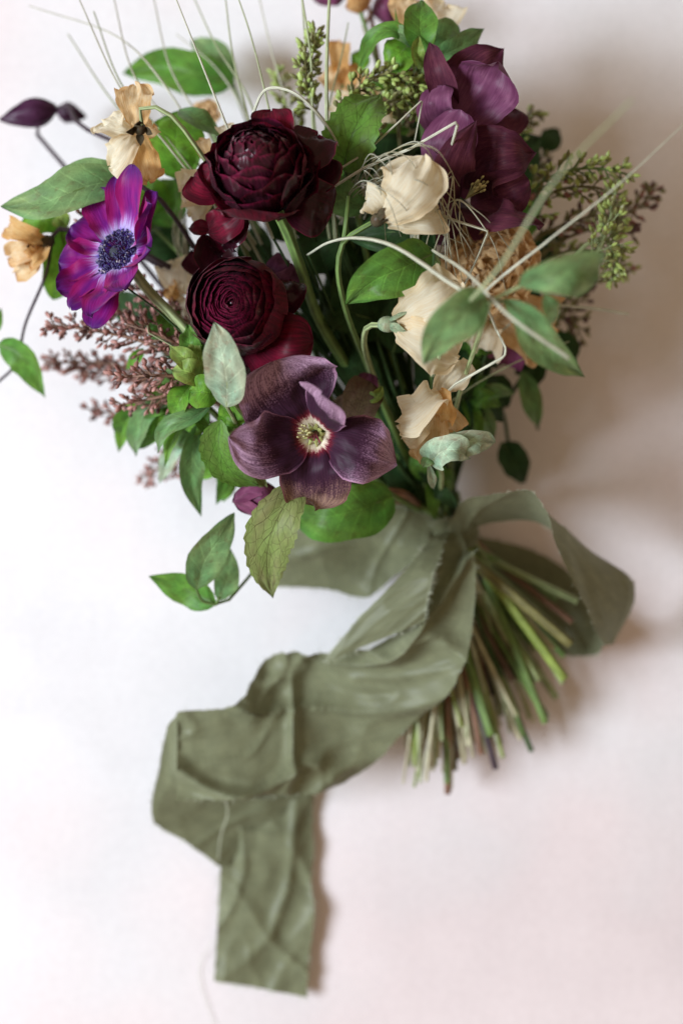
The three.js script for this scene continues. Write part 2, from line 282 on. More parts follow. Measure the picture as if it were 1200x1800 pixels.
// cloth between two edges given as points, with creases across and along it
function cloth(A, B, o = {}) {
  const { nu = 26, nv = 90, crease = 0.0022, edge = 0.0007, seed = 1, sag = 0, freq = 1 } = o;
  const a = curve(A), b = curve(B), pos = [], uv = [], idx = [];
  const base = []; for (let j = 0; j <= nv; j++) base.push([a.getPoint(j / nv), b.getPoint(j / nv)]);
  let along = 0;
  for (let j = 0; j <= nv; j++) {
    const t = j / nv, [p, q] = base[j], [p2, q2] = base[Math.min(nv, j + 1)], [p1, q1] = base[Math.max(0, j - 1)];
    const W = q.clone().sub(p), width = W.length(), T = p2.clone().add(q2).sub(p1).sub(q1), N = W.clone().cross(T).normalize(); if (N.y < 0) N.negate();
    if (j) along += 0.5 * (p.distanceTo(base[j - 1][0]) + q.distanceTo(base[j - 1][1]));
    for (let i = 0; i <= nu; i++) {
      const u = i / nu, r = p.clone().lerp(q, u);
      const X = u * width * freq, Y = along * freq, fray = i === 0 || i === nu ? edge * fbm(along * 260, seed * 7 + i, 2) : 0;
      const warp = 0.5 * N3(X * 12, Y * 10, seed + 8), rid = Math.max(0, 1 - Math.abs(N3(X * 24 + Y * 9 + warp, Y * 8 - X * 3, seed + 3)) * 3.6), rid2 = Math.max(0, 1 - Math.abs(N3(X * 13 - Y * 15 + warp, Y * 12 + X * 6, seed + 13)) * 5);
      const d = crease * (1.0 * N3(X * 24 + seed + Y * 5, Y * 9, seed) + 0.5 * rid * rid + 0.35 * rid2 * rid2 + 0.13 * Math.pow(Math.max(0, 1 - Math.abs(N3(X * 60 + Y * 18, Y * 24 - X * 18, seed + 21)) * 3), 2) + 0.07 * N3(X * 90, Y * 90, seed + 5)) * smooth(t, 0, 0.08);
      r.addScaledVector(N, d - sag * Math.sin(Math.PI * u)).addScaledVector(W.clone().normalize(), fray);
      if (r.y < 0.0012) r.y = 0.0012 + 0.0002 * rnd();
      pos.push(r.x, r.y, r.z); uv.push(u * width * 24, along * 24);
    }
  }
  for (let j = 0; j < nv; j++) for (let i = 0; i < nu; i++) { const x = j * (nu + 1) + i, y = x + nu + 1; idx.push(x, x + 1, y + 1, x, y + 1, y); }
  const g = new THREE.BufferGeometry(); g.setAttribute('position', new THREE.Float32BufferAttribute(pos, 3)); g.setAttribute('uv', new THREE.Float32BufferAttribute(uv, 2)); g.setIndex(idx); g.computeVertexNormals();
  g.userData.rim = [0, nu].map((c) => { const out = []; for (let j = 0; j <= nv; j++) { const k = (j * (nu + 1) + c) * 3, m = (j * (nu + 1) + (c ? nu - 1 : 1)) * 3; out.push([V(pos[k], pos[k + 1], pos[k + 2]), V(pos[k] - pos[m], pos[k + 1] - pos[m + 1], pos[k + 2] - pos[m + 2]).normalize()]); } return out; });
  return g;
}
// one petal of a globe-shaped bloom: part of a shell round the bloom's axis
function shell({ R, low, high, phi, half, flare = 0.1, ruffle = 0.02, lift = 0, squash = 1, nu = 10, nv = 10, drop: sink = 0.32 }) {
  const pos = [], uv = [], idx = [], ns = rnd() * 40;
  for (let j = 0; j <= nv; j++) for (let i = 0; i <= nu; i++) {
    const v = j / nv, u = i / nu * 2 - 1,  wv = Math.pow(1 - Math.pow(1 - v, 2), 0.5);
    const drop = sink * Math.pow(Math.abs(u), 2.6) * (low - high) * v, th = lerp(low, high, v) + drop + (0.05 + 0.8 * ruffle) * N3(u * 2.2 + ns, 0.5, ns) * v;
    const ph = phi + half * u * (0.35 + 0.65 * wv), r = R * (1 + flare * Math.pow(v, 4) + ruffle * v * fbm(u * 2.4 + ns, v * 2, ns) + 0.012 * u);
    pos.push(r * Math.sin(th) * Math.cos(ph), lift + r * Math.cos(th) * squash, r * Math.sin(th) * Math.sin(ph)); uv.push(u * 0.5 + 0.5, v);
  }
  for (let j = 0; j < nv; j++) for (let i = 0; i < nu; i++) { const a = j * (nu + 1) + i, d = a + nu + 1; idx.push(a, a + 1, d + 1, a, d + 1, d); }
  const g = new THREE.BufferGeometry(); g.setAttribute('position', new THREE.Float32BufferAttribute(pos, 3)); g.setAttribute('uv', new THREE.Float32BufferAttribute(uv, 2)); g.setIndex(idx); g.computeVertexNormals();
  return g;
}
function aim(center, axis, spin = 0) { const q = new THREE.Quaternion().setFromUnitVectors(V(0, 1, 0), axis.clone().normalize()).multiply(new THREE.Quaternion().setFromAxisAngle(V(0, 1, 0), spin)); return new THREE.Matrix4().compose(center, q, V(1, 1, 1)); }

// ---------------------------------------------------------------- the setting
const board = new THREE.Mesh(new THREE.BoxGeometry(1.8, 0.02, 1.8), M.board);
board.name = 'tabletop'; board.position.set(0, -0.01, 0); board.receiveShadow = board.castShadow = true;
board.userData = { kind: 'structure', label: 'hand-painted board with pale pink and off-white washes', category: 'surface' };
scene.add(board);

// ---------------------------------------------------------------- the tied bundle: where each stalk passes the ribbon and where it was cut
const TIE = at(770, 915, 3.2), TAIL = at(850, 1250, 2.4), DIR = TAIL.clone().sub(TIE).normalize();
const E1 = DIR.clone().cross(V(0, 1, 0)).normalize(), E2 = E1.clone().cross(DIR).normalize();
let slotCount = 0;
function slot() { const k = slotCount++ % 64, r = 0.0118 * Math.sqrt((k * 37 % 64 + 0.5) / 64), a = k * 2.39996; return TIE.clone().addScaledVector(E1, r * Math.cos(a)).addScaledVector(E2, r * Math.sin(a)); }
const ENDS = { thick: [[990, 1193, 4.2], [940, 1200, 2.6], [1002, 1132, 4.4], [862, 1290, 3], [955, 1268, 3.2], [806, 1330, 1.6], [895, 1215, 1.2], [838, 1270, 1.0], [770, 1325, 1.2], [920, 1170, 1.2], [970, 1140, 3.4], [790, 1290, 2.4], [875, 1250, 1.6], [742, 1310, 1.0]],
  thin: [[915, 1306, 3.6], [928, 1316, 3], [872, 1356, 3.6], [848, 1332, 4], [792, 1396, 3], [780, 1372, 3.4], [765, 1362, 3], [750, 1345, 3.2], [735, 1340, 2.6], [722, 1320, 2.6], [800, 1368, 2.6], [812, 1352, 3], [758, 1318, 3.6], [772, 1340, 4], [745, 1312, 3.4], [730, 1296, 3], [905, 1265, 4], [960, 1272, 2.4], [935, 1240, 3.6], [885, 1300, 3.4], [712, 1300, 2.2], [822, 1310, 3.8], [788, 1350, 2.0], [850, 1300, 2.4], [900, 1290, 2.0]] };
const endAt = { thick: 0, thin: 0 };
function cutEnd(kind) { const list = ENDS[kind], k = endAt[kind]++, e = list[k % list.length], again = Math.floor(k / list.length); return at(e[0] + rr(-6, 6) + again * rr(-16, 16), e[1] + rr(-16, 8) - again * rr(10, 70), Math.max(0.5, e[2] * 0.78 - again * rr(0.2, 0.8))); }
// the points of a stalk from a head through the tie to its cut end
function down(lead, kind = 'thick') { const s = slot(); if (kind === 'inside') return [...lead, s]; const e = cutEnd(kind); return [...lead, s, s.clone().lerp(e, rr(0.4, 0.6)).add(V(rr(-1, 1) * 0.003, rr(0, 0.004), rr(-1, 1) * 0.002)), e]; }

// the lower stalk of a spray or an awn: dark inside the bouquet, straw where it was cut
function foot(t, p, next, kind, r) {
  const [a, s, m, e] = down([p.clone().lerp(next, 0.04)], kind), g = a.clone().lerp(s, 0.5); g.y = Math.min(g.y, 0.062);
  part('lower_stalk', stalk([a, g, s], r * 0.9, r, 16, 5), M.stemDark, t);
  part('cut_end', stalk([s, m, e], r, r, 12, 6), rnd() < 0.6 ? M.straw : rnd() < 0.5 ? M.stemPale : M.stemOlive, t);
}

// ---------------------------------------------------------------- leaves on sprigs
// each sprig: one stem with its leaves; leaf = [material, width, profile, [spine points], options]
function sprig(name, label, category, stems, leaves, group) {
  const t = thing(name, label, category, at(...stems[0][0][0]), group);
  for (const [list, r0, r1, mat, tied] of stems) { const p = pts(list); part('stem', stalk(tied ? down(p, tied) : p, r0, r1, 36, 6), mat, t); }
  for (const [mat, w, profile, spine, o = {}] of leaves) {
    const cm = spine[spine.length >> 1][2];
    const lf = part('leaf', blade({ path: pts(spine), w: wide(w, cm), profile, ...o }), mat, t);
    if (w >= 54) part('midrib', stalk(lf.geometry.userData.mid, 0.0006, 0.00015, 16, 5), mat === M.pale || mat === M.mint ? M.stemPale : M.stem, lf);
  }
  return t;
}
sprig('vine_sprig', 'pale green vine tip with three pointed leaves hanging over bare board', 'vine', [[[[378, 1062, 9.4], [395, 1060, 9.3], [422, 1032, 8.8], [446, 1003, 8], [500, 930, 6.5], [600, 900, 5]], 0.0007, 0.0013, M.stem, 'thin'], [[[345, 1036, 10], [356, 1056, 9.6], [380, 1063, 9.4]], 0.0006, 0.0007, M.stem], [[[385, 1050, 9.6], [380, 1063, 9.4]], 0.0006, 0.0007, M.stem]], [
  [M.sage, 66, 'ovate', [[345, 1036, 10], [360, 985, 10.6], [390, 940, 10.8], [412, 901, 10.2]], { fold: 0.2, roll: 0.3 }],
  [M.leaf, 62, 'ovate', [[381, 1062, 9.3], [330, 1036, 8.9], [262, 1012, 8.8]], { fold: 0.25, roll: -0.3 }],
  [M.sage, 42, 'ovate', [[384, 1056, 9.6], [400, 1015, 9.2], [406, 962, 8.8]], { fold: 0.2, roll: 0.2 }]]);
sprig('clematis_sprig', 'single grey-green oval leaf laid across the opened burgundy ranunculus', 'leaf', [[[[397, 712, 15.6], [405, 725, 14.8], [440, 770, 10], [600, 860, 5.5]], 0.0009, 0.0015, M.stemPale, 'thick']], [
  [M.pale, 74, 'ovate', [[398, 716, 15.6], [398, 665, 16.6], [388, 615, 16.8], [374, 563, 16]], { fold: 0.1, roll: -0.3, nu: 14, nv: 22 }],
  [M.bright, 50, 'round', [[402, 742, 12.5], [412, 725, 12.8], [385, 740, 12.6]], { fold: 0.2 }]]);
sprig('bright_sprig', 'small bright green leaves clustered below the anemone stalk', 'leaf', [[[[384, 690, 14], [400, 720, 12.5], [450, 790, 9], [620, 880, 4.5]], 0.0012, 0.0018, M.stem, 'thick']], [
  [M.bright, 60, 'round', [[384, 694, 14], [362, 690, 14.3], [332, 688, 13.8]], { fold: 0.25, wave: 0.06, roll: 0.2 }],
  [M.bright, 40, 'ovate', [[398, 720, 12.4], [405, 740, 12.6], [418, 765, 12]], { fold: 0.2 }],
  [M.bright, 44, 'ovate', [[405, 700, 12.4], [415, 690, 12.2], [425, 672, 12]], { fold: 0.2 }],
  [M.leaf, 44, 'ovate', [[262, 592, 11], [285, 575, 11.2], [318, 545, 10.6]], { fold: 0.2 }],
  [M.bright, 22, 'lance', [[252, 612, 9.6], [240, 628, 9.8], [222, 650, 9.2]], { fold: 0.2 }]]);
sprig('willow_leaf_sprig', 'fan of long lance-shaped green leaves drooping under the brown bud sprays', 'leaf', [[[[332, 690, 11], [372, 722, 10.5], [430, 780, 8.5], [600, 870, 4.5]], 0.0015, 0.002, M.stem, 'thick'], [[[225, 720, 7], [300, 720, 8.6], [372, 722, 10.5]], 0.0009, 0.0013, M.stem]], [
  [M.bright, 44, 'lance', [[336, 676, 12], [318, 700, 12.4], [304, 739, 11.4]], { fold: 0.35, roll: 0.2 }],
  [M.grey, 34, 'lance', [[372, 712, 12], [335, 735, 12.6], [295, 752, 12.4], [268, 800, 11]], { fold: 0.4, roll: 0.4 }],
  [M.bright, 30, 'lance', [[360, 735, 11.4], [322, 745, 11.8], [302, 775, 11.2], [290, 820, 10]], { fold: 0.4, roll: 0.4 }],
  [M.grey, 46, 'lance', [[348, 742, 10.4], [338, 800, 10.2], [338, 855, 9.5], [355, 910, 8.8]], { fold: 0.3, roll: -0.2 }],
  [M.mint, 32, 'lance', [[332, 765, 7.4], [300, 800, 7.2], [280, 850, 6]], { fold: 0.3 }],
  [M.grey, 46, 'lance', [[310, 695, 9.4], [262, 725, 9.2], [240, 765, 8.4], [233, 808, 7]], { fold: 0.35, roll: 0.3 }],
  [M.leaf, 50, 'lance', [[330, 705, 9], [285, 735, 8.6], [258, 770, 7.8], [238, 790, 7]], { fold: 0.3, roll: 0.2 }],
  [M.bright, 38, 'lance', [[270, 708, 8], [225, 735, 8], [208, 795, 6.5]], { fold: 0.3, roll: 0.3 }],
  [M.leaf, 40, 'lance', [[240, 715, 8], [222, 740, 8], [213, 772, 7]], { fold: 0.3 }],
  [M.bright, 36, 'lance', [[368, 725, 10.6], [350, 745, 10.4], [322, 755, 10]], { fold: 0.3 }],
  [M.dark, 60, 'ovate', [[395, 760, 8.4], [375, 795, 8], [358, 835, 7]], { fold: 0.25 }],
  [M.leaf, 56, 'ovate', [[380, 790, 7.6], [395, 815, 7.4], [412, 850, 6.6]], { fold: 0.2 }],
  [M.leaf, 20, 'lance', [[345, 722, 11.5], [355, 745, 11.2], [375, 768, 10.6]], { fold: 0.3 }],
  [M.grey, 40, 'lance', [[360, 752, 9], [325, 765, 9], [300, 790, 8]], { fold: 0.3 }]]);
{
  // short leafy twigs filling the lit flank and the hollow above the knot
  const twig = (label, x, y, h, n, ang, spread, len, mats) => {
    const lv = [], st = [[[[x, y, h], [lerp(x, 770, 0.4), lerp(y, 900, 0.4), h * 0.7 + 0.9]], 0.001, 0.0015, M.stem, 'inside']];
    for (let i = 0; i < n; i++) { const a = ang + spread * (i / (n - 1) - 0.5) + rr(-0.2, 0.2), l = len * rr(0.7, 1.2), k = rr(0, 14), dh = rr(-0.8, 1.1), bx = x + Math.cos(ang) * k, by = y + Math.sin(ang) * k; lv.push([mats[i % mats.length], rr(24, 40), rnd() < 0.6 ? 'lance' : 'ovate', [[bx, by, h], [bx + Math.cos(a) * l * 0.5, by + Math.sin(a) * l * 0.5 - 4, h + 0.5 + dh * 0.5], [bx + Math.cos(a) * l, by + Math.sin(a) * l + 6, h - 0.4 + dh]], { fold: rr(0.2, 0.45), roll: rr(-0.5, 0.5) }]); }
    sprig('leafy_twig', label, 'leaf', st, lv, 'leafy twigs between the blooms');
  };
  twig('leafy twig under the rust bud sprays, above the fan of lance leaves', 345, 688, 9.2, 9, 2.7, 2.2, 95, [M.bright, M.leaf, M.grey]);
  twig('leafy twig behind the big toothed olive leaf and pink bud', 420, 800, 7.4, 8, 2.2, 2.4, 80, [M.leaf, M.grey, M.bright]);
  twig('leafy twig below the frilly peach sweet pea on the shaded side', 815, 700, 7, 8, 0.4, 2.6, 80, [M.leaf, M.dark, M.grey]);
  twig('leafy twig between the tan carnation and the blush rose', 800, 610, 8, 7, 0.3, 2.8, 75, [M.leaf, M.dark]);
  twig('leafy twig between the tall ranunculus and the toothed leaf', 585, 330, 9.2, 7, -1.2, 2.6, 85, [M.leaf, M.grey, M.dark]);
  twig('leafy twig behind the olive bud spray at the crown', 705, 180, 7.4, 8, -1.3, 2.8, 80, [M.bright, M.leaf]);
  twig('leafy twig behind the anemone and the long soft green leaf', 270, 400, 6.6, 7, -2.6, 2.4, 85, [M.bright, M.leaf]);
  twig('leafy twig just above the ribbon knot under the mint leaves', 745, 850, 6.2, 7, -0.4, 3.4, 62, [M.leaf, M.dark]);
}
sprig('hellebore_leaf_sprig', 'large olive toothed leaf with dark net veins hanging below the plum hellebore', 'leaf', [[[[527, 850, 13], [560, 840, 11.5], [640, 865, 7], [705, 880, 4.6]], 0.0013, 0.0022, M.stemRed, 'thick']], [
  [M.net, 88, 'lance', [[536, 842, 13.4], [500, 890, 14], [474, 950, 13.6], [470, 1010, 12.6], [479, 1060, 11.4]], { fold: 0.18, teeth: 0.12, teethN: 13, nu: 14, nv: 52, roll: 0.1, wave: 0.02 }],
  [M.netGreen, 62, 'ovate', [[388, 738, 13.4], [385, 785, 13], [405, 825, 12.6], [456, 858, 12]], { fold: 0.3, teeth: 0.14, teethN: 12, nv: 44, roll: 0.3 }],
  [M.net, 58, 'ovate', [[395, 750, 12.4], [415, 790, 12.2], [470, 862, 11.6]], { fold: 0.2, teeth: 0.12, teethN: 10, nv: 36 }]]);
sprig('round_leaf_sprig', 'dark glossy rounded leaf with wavy rim lying above the ribbon bow', 'leaf', [[[[684, 868, 8.5], [705, 880, 6.6], [740, 900, 4.4]], 0.0014, 0.002, M.stem, 'thick']], [
  [M.leaf, 96, 'strap', [[690, 872, 8.6], [630, 896, 9.6], [570, 908, 9.6], [516, 905, 8.8]], { fold: 0.15, wave: 0.035, waveN: 3.5, nu: 16, nv: 30, roll: -0.2 }]]);
sprig('glossy_sprig', 'broad two-toned green leaf pointing away from the cream hooded flower', 'leaf', [[[[762, 445, 15], [770, 470, 13], [760, 640, 9], [768, 800, 5]], 0.0012, 0.0018, M.stem, 'thick'], [[[758, 438, 12.4], [764, 460, 13]], 0.0008, 0.001, M.stem]], [
  [M.leaf, 92, 'ovate', [[760, 446, 15], [710, 470, 16], [655, 495, 16], [603, 541, 15]], { fold: 0.14, roll: -0.25, nu: 14, nv: 24 }],
  [M.dark, 92, 'ovate', [[765, 440, 12.6], [700, 408, 13], [612, 420, 12]], { fold: 0.15, nu: 12 }]]);
sprig('toothed_leaf_sprig', 'bright upright toothed leaf beside the tallest burgundy ranunculus', 'leaf', [[[[607, 295, 12], [620, 340, 10.5], [680, 600, 7.5], [752, 800, 4.8]], 0.0014, 0.002, M.stem, 'thick']], [
  [M.netGreen, 104, 'ovate', [[603, 300, 12.2], [612, 255, 13.4], [632, 210, 13.6], [668, 157, 12.4]], { fold: 0.22, teeth: 0.16, teethN: 12, nu: 14, nv: 50, roll: -0.25 }],
  [M.grey, 62, 'lance', [[645, 368, 12], [600, 345, 12.6], [552, 302, 12]], { fold: 0.25, roll: -0.2 }],
  [M.dark, 66, 'ovate', [[640, 300, 9], [690, 265, 9.2], [742, 250, 8.4]], { fold: 0.2 }],
  [M.leaf, 52, 'ovate', [[640, 270, 8], [665, 250, 8.2], [720, 225, 7.5]], { fold: 0.2 }]]);
sprig('honeysuckle_sprig', 'soft green leaf trio held highest of all, over the cream petals', 'leaf', [[[[862, 528, 21], [845, 580, 18], [800, 720, 10], [778, 850, 4.6]], 0.0009, 0.0015, M.stemPale, 'thick'], [[[920, 500, 21.6], [890, 515, 21], [862, 528, 21]], 0.0007, 0.0008, M.stemPale], [[[884, 530, 20.6], [862, 528, 21]], 0.0007, 0.0008, M.stemPale]], [
  [M.sage, 80, 'ovate', [[856, 524, 21], [822, 545, 22], [780, 580, 22], [744, 642, 20.6]], { fold: 0.18, roll: -0.3, nu: 12, nv: 20 }],
  [M.sage, 108, 'square', [[912, 502, 21.8], [960, 488, 23], [1010, 482, 23], [1056, 492, 22]], { fold: 0.16, wave: 0.06, waveN: 1.5, roll: 0.25, nu: 14, nv: 20, sideCurl: -0.4 }],
  [M.sage, 36, 'lance', [[955, 515, 22.4], [966, 540, 22], [980, 570, 20.6]], { fold: 0.2 }],
  [M.sage, 64, 'lance', [[884, 526, 20.8], [920, 555, 21], [960, 612, 20], [1032, 668, 18.4]], { fold: 0.3, roll: 0.35, nu: 12, nv: 22 }]]);
sprig('mint_leaf_sprig', 'curled mint-white leaves above the knot below a peach ruffled flower', 'leaf', [[[[762, 812, 12.6], [775, 830, 10], [778, 870, 6]], 0.001, 0.0016, M.stemPale, 'thick'], [[[786, 800, 12.8], [775, 805, 12.6], [762, 812, 12.6]], 0.0007, 0.0009, M.stemPale]], [
  [M.mint, 54, 'ovate', [[786, 800, 12.8], [812, 778, 14], [840, 775, 14], [868, 778, 13]], { fold: 0.4, roll: 0.35, nv: 20 }],
  [M.mint, 56, 'ovate', [[756, 815, 12.8], [775, 795, 14.2], [800, 790, 14.6], [834, 806, 13.6]], { fold: 0.35, roll: -0.3, wave: 0.06, nv: 20 }],
  [M.mint, 16, 'lance', [[752, 812, 12.6], [757, 835, 12], [763, 864, 10.6]], { fold: 0.4 }],
  [M.sage, 22, 'ovate', [[770, 805, 12.6], [752, 808, 13.2], [742, 822, 12.6]], { fold: 0.5 }]]);
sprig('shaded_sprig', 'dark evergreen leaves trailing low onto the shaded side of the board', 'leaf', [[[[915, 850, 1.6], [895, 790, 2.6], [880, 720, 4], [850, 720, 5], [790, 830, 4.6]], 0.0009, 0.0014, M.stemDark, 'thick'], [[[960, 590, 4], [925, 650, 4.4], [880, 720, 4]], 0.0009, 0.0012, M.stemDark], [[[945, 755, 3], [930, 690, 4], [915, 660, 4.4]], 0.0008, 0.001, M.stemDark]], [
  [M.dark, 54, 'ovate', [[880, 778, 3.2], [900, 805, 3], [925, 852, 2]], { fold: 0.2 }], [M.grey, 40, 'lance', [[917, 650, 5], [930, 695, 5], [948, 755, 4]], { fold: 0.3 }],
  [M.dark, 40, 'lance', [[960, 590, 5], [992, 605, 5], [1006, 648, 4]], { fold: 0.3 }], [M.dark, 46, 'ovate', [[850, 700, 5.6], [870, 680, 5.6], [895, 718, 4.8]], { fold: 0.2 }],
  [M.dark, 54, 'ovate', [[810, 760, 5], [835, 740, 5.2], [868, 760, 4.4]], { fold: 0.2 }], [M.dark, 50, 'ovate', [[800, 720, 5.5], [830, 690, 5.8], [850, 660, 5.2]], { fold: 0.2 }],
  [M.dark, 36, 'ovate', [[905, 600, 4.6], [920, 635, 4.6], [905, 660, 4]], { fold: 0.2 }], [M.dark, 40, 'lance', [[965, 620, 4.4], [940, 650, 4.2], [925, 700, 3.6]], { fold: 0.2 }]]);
sprig('evergreen_tip', 'small dark oval leaf poking out behind the twin mauve hellebores', 'leaf', [[[[955, 268, 3], [930, 330, 4], [860, 520, 5], [800, 760, 4.4]], 0.0009, 0.0014, M.stemDark, 'thin']], [
  [M.dark, 40, 'ovate', [[955, 268, 3.2], [965, 248, 3.2], [982, 226, 2.6]], { fold: 0.2 }], [M.leaf, 52, 'ovate', [[910, 400, 6], [925, 355, 6.4], [930, 300, 6]], { fold: 0.2, teeth: 0.12, nv: 30 }], [M.leaf, 40, 'ovate', [[905, 420, 6], [920, 400, 6.2], [945, 365, 5.6]], { fold: 0.2 }], [M.dark, 46, 'lance', [[930, 460, 5], [960, 430, 5], [1000, 415, 4.4]], { fold: 0.2 }]]);
sprig('crown_sprig', 'tuft of fresh green leaves round a pale bud topping the bouquet', 'leaf', [[[[735, 90, 11], [735, 130, 10.6], [745, 260, 9.5], [758, 560, 7], [766, 800, 4.6]], 0.0013, 0.002, M.stem, 'thick']], [
  [M.leaf, 58, 'ovate', [[742, 96, 11.6], [738, 50, 12], [740, -4, 11]], { fold: 0.3 }], [M.grey, 46, 'lance', [[752, 104, 11.4], [798, 88, 11.6], [850, 50, 10.6]], { fold: 0.35, roll: 0.3 }],
  [M.grey, 56, 'round', [[752, 80, 10.4], [782, 60, 10.4], [810, 68, 9.6]], { fold: 0.2 }], [M.leaf, 34, 'lance', [[728, 84, 11.2], [692, 54, 11.8], [656, 66, 11.4], [630, 128, 10]], { fold: 0.3, roll: 0.3 }],
  [M.bright, 62, 'round', [[722, 78, 11], [700, 96, 11.4], [680, 122, 11]], { fold: 0.15, nu: 12 }], [M.sage, 26, 'lance', [[735, 88, 11.4], [710, 62, 11.8], [662, 50, 11.2]], { fold: 0.3 }],
  [M.lime, 26, 'lance', [[742, 120, 11.4], [733, 92, 12.2], [736, 62, 12]], { fold: 0.8 }], [M.leaf, 44, 'ovate', [[760, 110, 9.6], [790, 105, 9.6], [835, 90, 8.8]], { fold: 0.2 }], [M.lime, 6, 'lance', [[720, 68, 11.4], [700, 45, 11.8], [694, 14, 11.4]], {}]]);
sprig('grey_leaf_sprig', 'long soft green leaf pair stretching over the bare board above the anemone', 'leaf', [[[[216, 318, 11.4], [270, 340, 11], [400, 520, 9], [660, 830, 4.8]], 0.0011, 0.0018, M.stemPlum, 'thick']], [
  [M.sage, 84, 'ovate', [[222, 318, 11.4], [165, 325, 12], [80, 355, 12], [6, 366, 11]], { fold: 0.16, wave: 0.05, waveN: 1.6, roll: 0.2, nu: 14, nv: 24 }], [M.sage, 60, 'ovate', [[215, 312, 10.8], [160, 308, 11], [88, 318, 10.4]], { fold: 0.2, roll: -0.3 }]]);
sprig('trailing_sprig', 'lime leaves beside the withered bud with a thin curling stalk', 'leaf', [[[[140, 405, 8.6], [100, 405, 8.4], [82, 480, 8.4], [45, 570, 7.6], [28, 640, 6.8], [-4, 673, 6.4]], 0.001, 0.0007, M.stemPlum], [[[300, 470, 9], [200, 420, 8.8], [140, 405, 8.6], [100, 402, 8.6]], 0.0013, 0.0011, M.stemPlum]], [
  [M.bright, 66, 'round', [[108, 400, 8.2], [112, 455, 8.2], [92, 528, 7.4]], { fold: 0.2 }], [M.bright, 52, 'ovate', [[112, 400, 8.4], [80, 385, 8.6], [36, 400, 8]], { fold: 0.2 }], [M.lime, 34, 'ovate', [[120, 398, 8.6], [105, 385, 8.8], [92, 380, 8.4]], { fold: 0.2 }],
  [M.leaf, 56, 'ovate', [[-2, 604, 7.2], [40, 630, 7.6], [78, 702, 6.8]], { fold: 0.25, roll: 0.3 }], [M.leaf, 20, 'ovate', [[-14, 590, 7], [-6, 570, 7.2], [2, 540, 6.8]], {}]]);
sprig('low_leaf_sprig', 'out of focus green leaf pair lying low behind the grass plumes', 'leaf', [[[[405, 140, 3], [430, 200, 3.6], [520, 420, 5], [690, 820, 4]], 0.0011, 0.0017, M.stem, 'thick']], [
  [M.leaf, 76, 'ovate', [[412, 146, 3.4], [350, 130, 4], [285, 118, 3.6], [218, 128, 2.6]], { fold: 0.45, wave: 0.07, roll: -0.3 }], [M.sage, 58, 'ovate', [[408, 148, 3], [375, 100, 3.4], [335, 64, 2.6]], { fold: 0.2 }]]);
sprig('broad_leaf_sprig', 'broad lime leaf with a folded rim between cream flower and ranunculus', 'leaf', [[[[330, 300, 9], [360, 380, 8.6], [520, 650, 7], [700, 850, 4.6]], 0.0013, 0.0018, M.stem, 'thick']], [
  [M.bright, 98, 'round', [[330, 314, 9.4], [310, 265, 10], [316, 188, 9.4]], { fold: 0.15, nu: 12 }], [M.grey, 44, 'lance', [[315, 192, 9.8], [350, 212, 10.6], [398, 240, 9.6]], { fold: 0.3, roll: -0.4 }], [M.leaf, 90, 'round', [[300, 400, 7], [285, 355, 7.4], [262, 320, 7]], { fold: 0.15 }], [M.bright, 60, 'ovate', [[300, 360, 7.6], [262, 340, 7.8], [235, 310, 7]], { fold: 0.2 }]]);
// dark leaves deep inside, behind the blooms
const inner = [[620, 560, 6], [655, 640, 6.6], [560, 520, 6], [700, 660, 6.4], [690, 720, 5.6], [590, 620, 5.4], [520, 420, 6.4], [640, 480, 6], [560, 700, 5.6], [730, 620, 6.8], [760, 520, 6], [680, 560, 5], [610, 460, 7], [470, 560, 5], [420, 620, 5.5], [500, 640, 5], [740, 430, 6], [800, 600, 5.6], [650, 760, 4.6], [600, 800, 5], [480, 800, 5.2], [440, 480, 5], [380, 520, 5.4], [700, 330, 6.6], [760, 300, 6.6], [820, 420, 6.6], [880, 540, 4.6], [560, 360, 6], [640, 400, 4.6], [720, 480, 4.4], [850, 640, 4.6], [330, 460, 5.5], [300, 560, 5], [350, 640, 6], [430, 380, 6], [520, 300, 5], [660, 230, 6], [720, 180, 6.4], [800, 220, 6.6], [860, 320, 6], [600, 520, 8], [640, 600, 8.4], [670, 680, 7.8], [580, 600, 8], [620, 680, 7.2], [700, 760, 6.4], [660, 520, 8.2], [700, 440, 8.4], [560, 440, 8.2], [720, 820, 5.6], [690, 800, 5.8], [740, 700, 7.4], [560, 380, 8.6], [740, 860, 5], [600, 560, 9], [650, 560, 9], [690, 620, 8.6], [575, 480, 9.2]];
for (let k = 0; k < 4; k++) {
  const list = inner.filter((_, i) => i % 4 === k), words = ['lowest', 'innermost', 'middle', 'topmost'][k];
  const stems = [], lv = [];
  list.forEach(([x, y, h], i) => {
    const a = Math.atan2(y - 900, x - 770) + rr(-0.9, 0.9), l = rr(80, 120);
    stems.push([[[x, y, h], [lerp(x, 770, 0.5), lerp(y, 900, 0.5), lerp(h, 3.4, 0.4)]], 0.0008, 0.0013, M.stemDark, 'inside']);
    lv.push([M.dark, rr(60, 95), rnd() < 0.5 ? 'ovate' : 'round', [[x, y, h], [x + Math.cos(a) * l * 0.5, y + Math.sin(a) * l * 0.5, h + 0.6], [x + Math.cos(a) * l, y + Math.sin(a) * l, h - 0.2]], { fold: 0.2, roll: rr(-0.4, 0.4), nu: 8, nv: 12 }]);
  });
  sprig('foliage_spray', ['deep green leaf spray in the shade under the burgundy ranunculus blooms', 'near-black leaf spray in the hollow between ranunculus and cream flowers', 'dark leaf spray tucked under the peach carnation', 'dark leaf spray glimpsed beneath the plum hellebore and its stalks'][k], 'leaf', stems, lv);
}

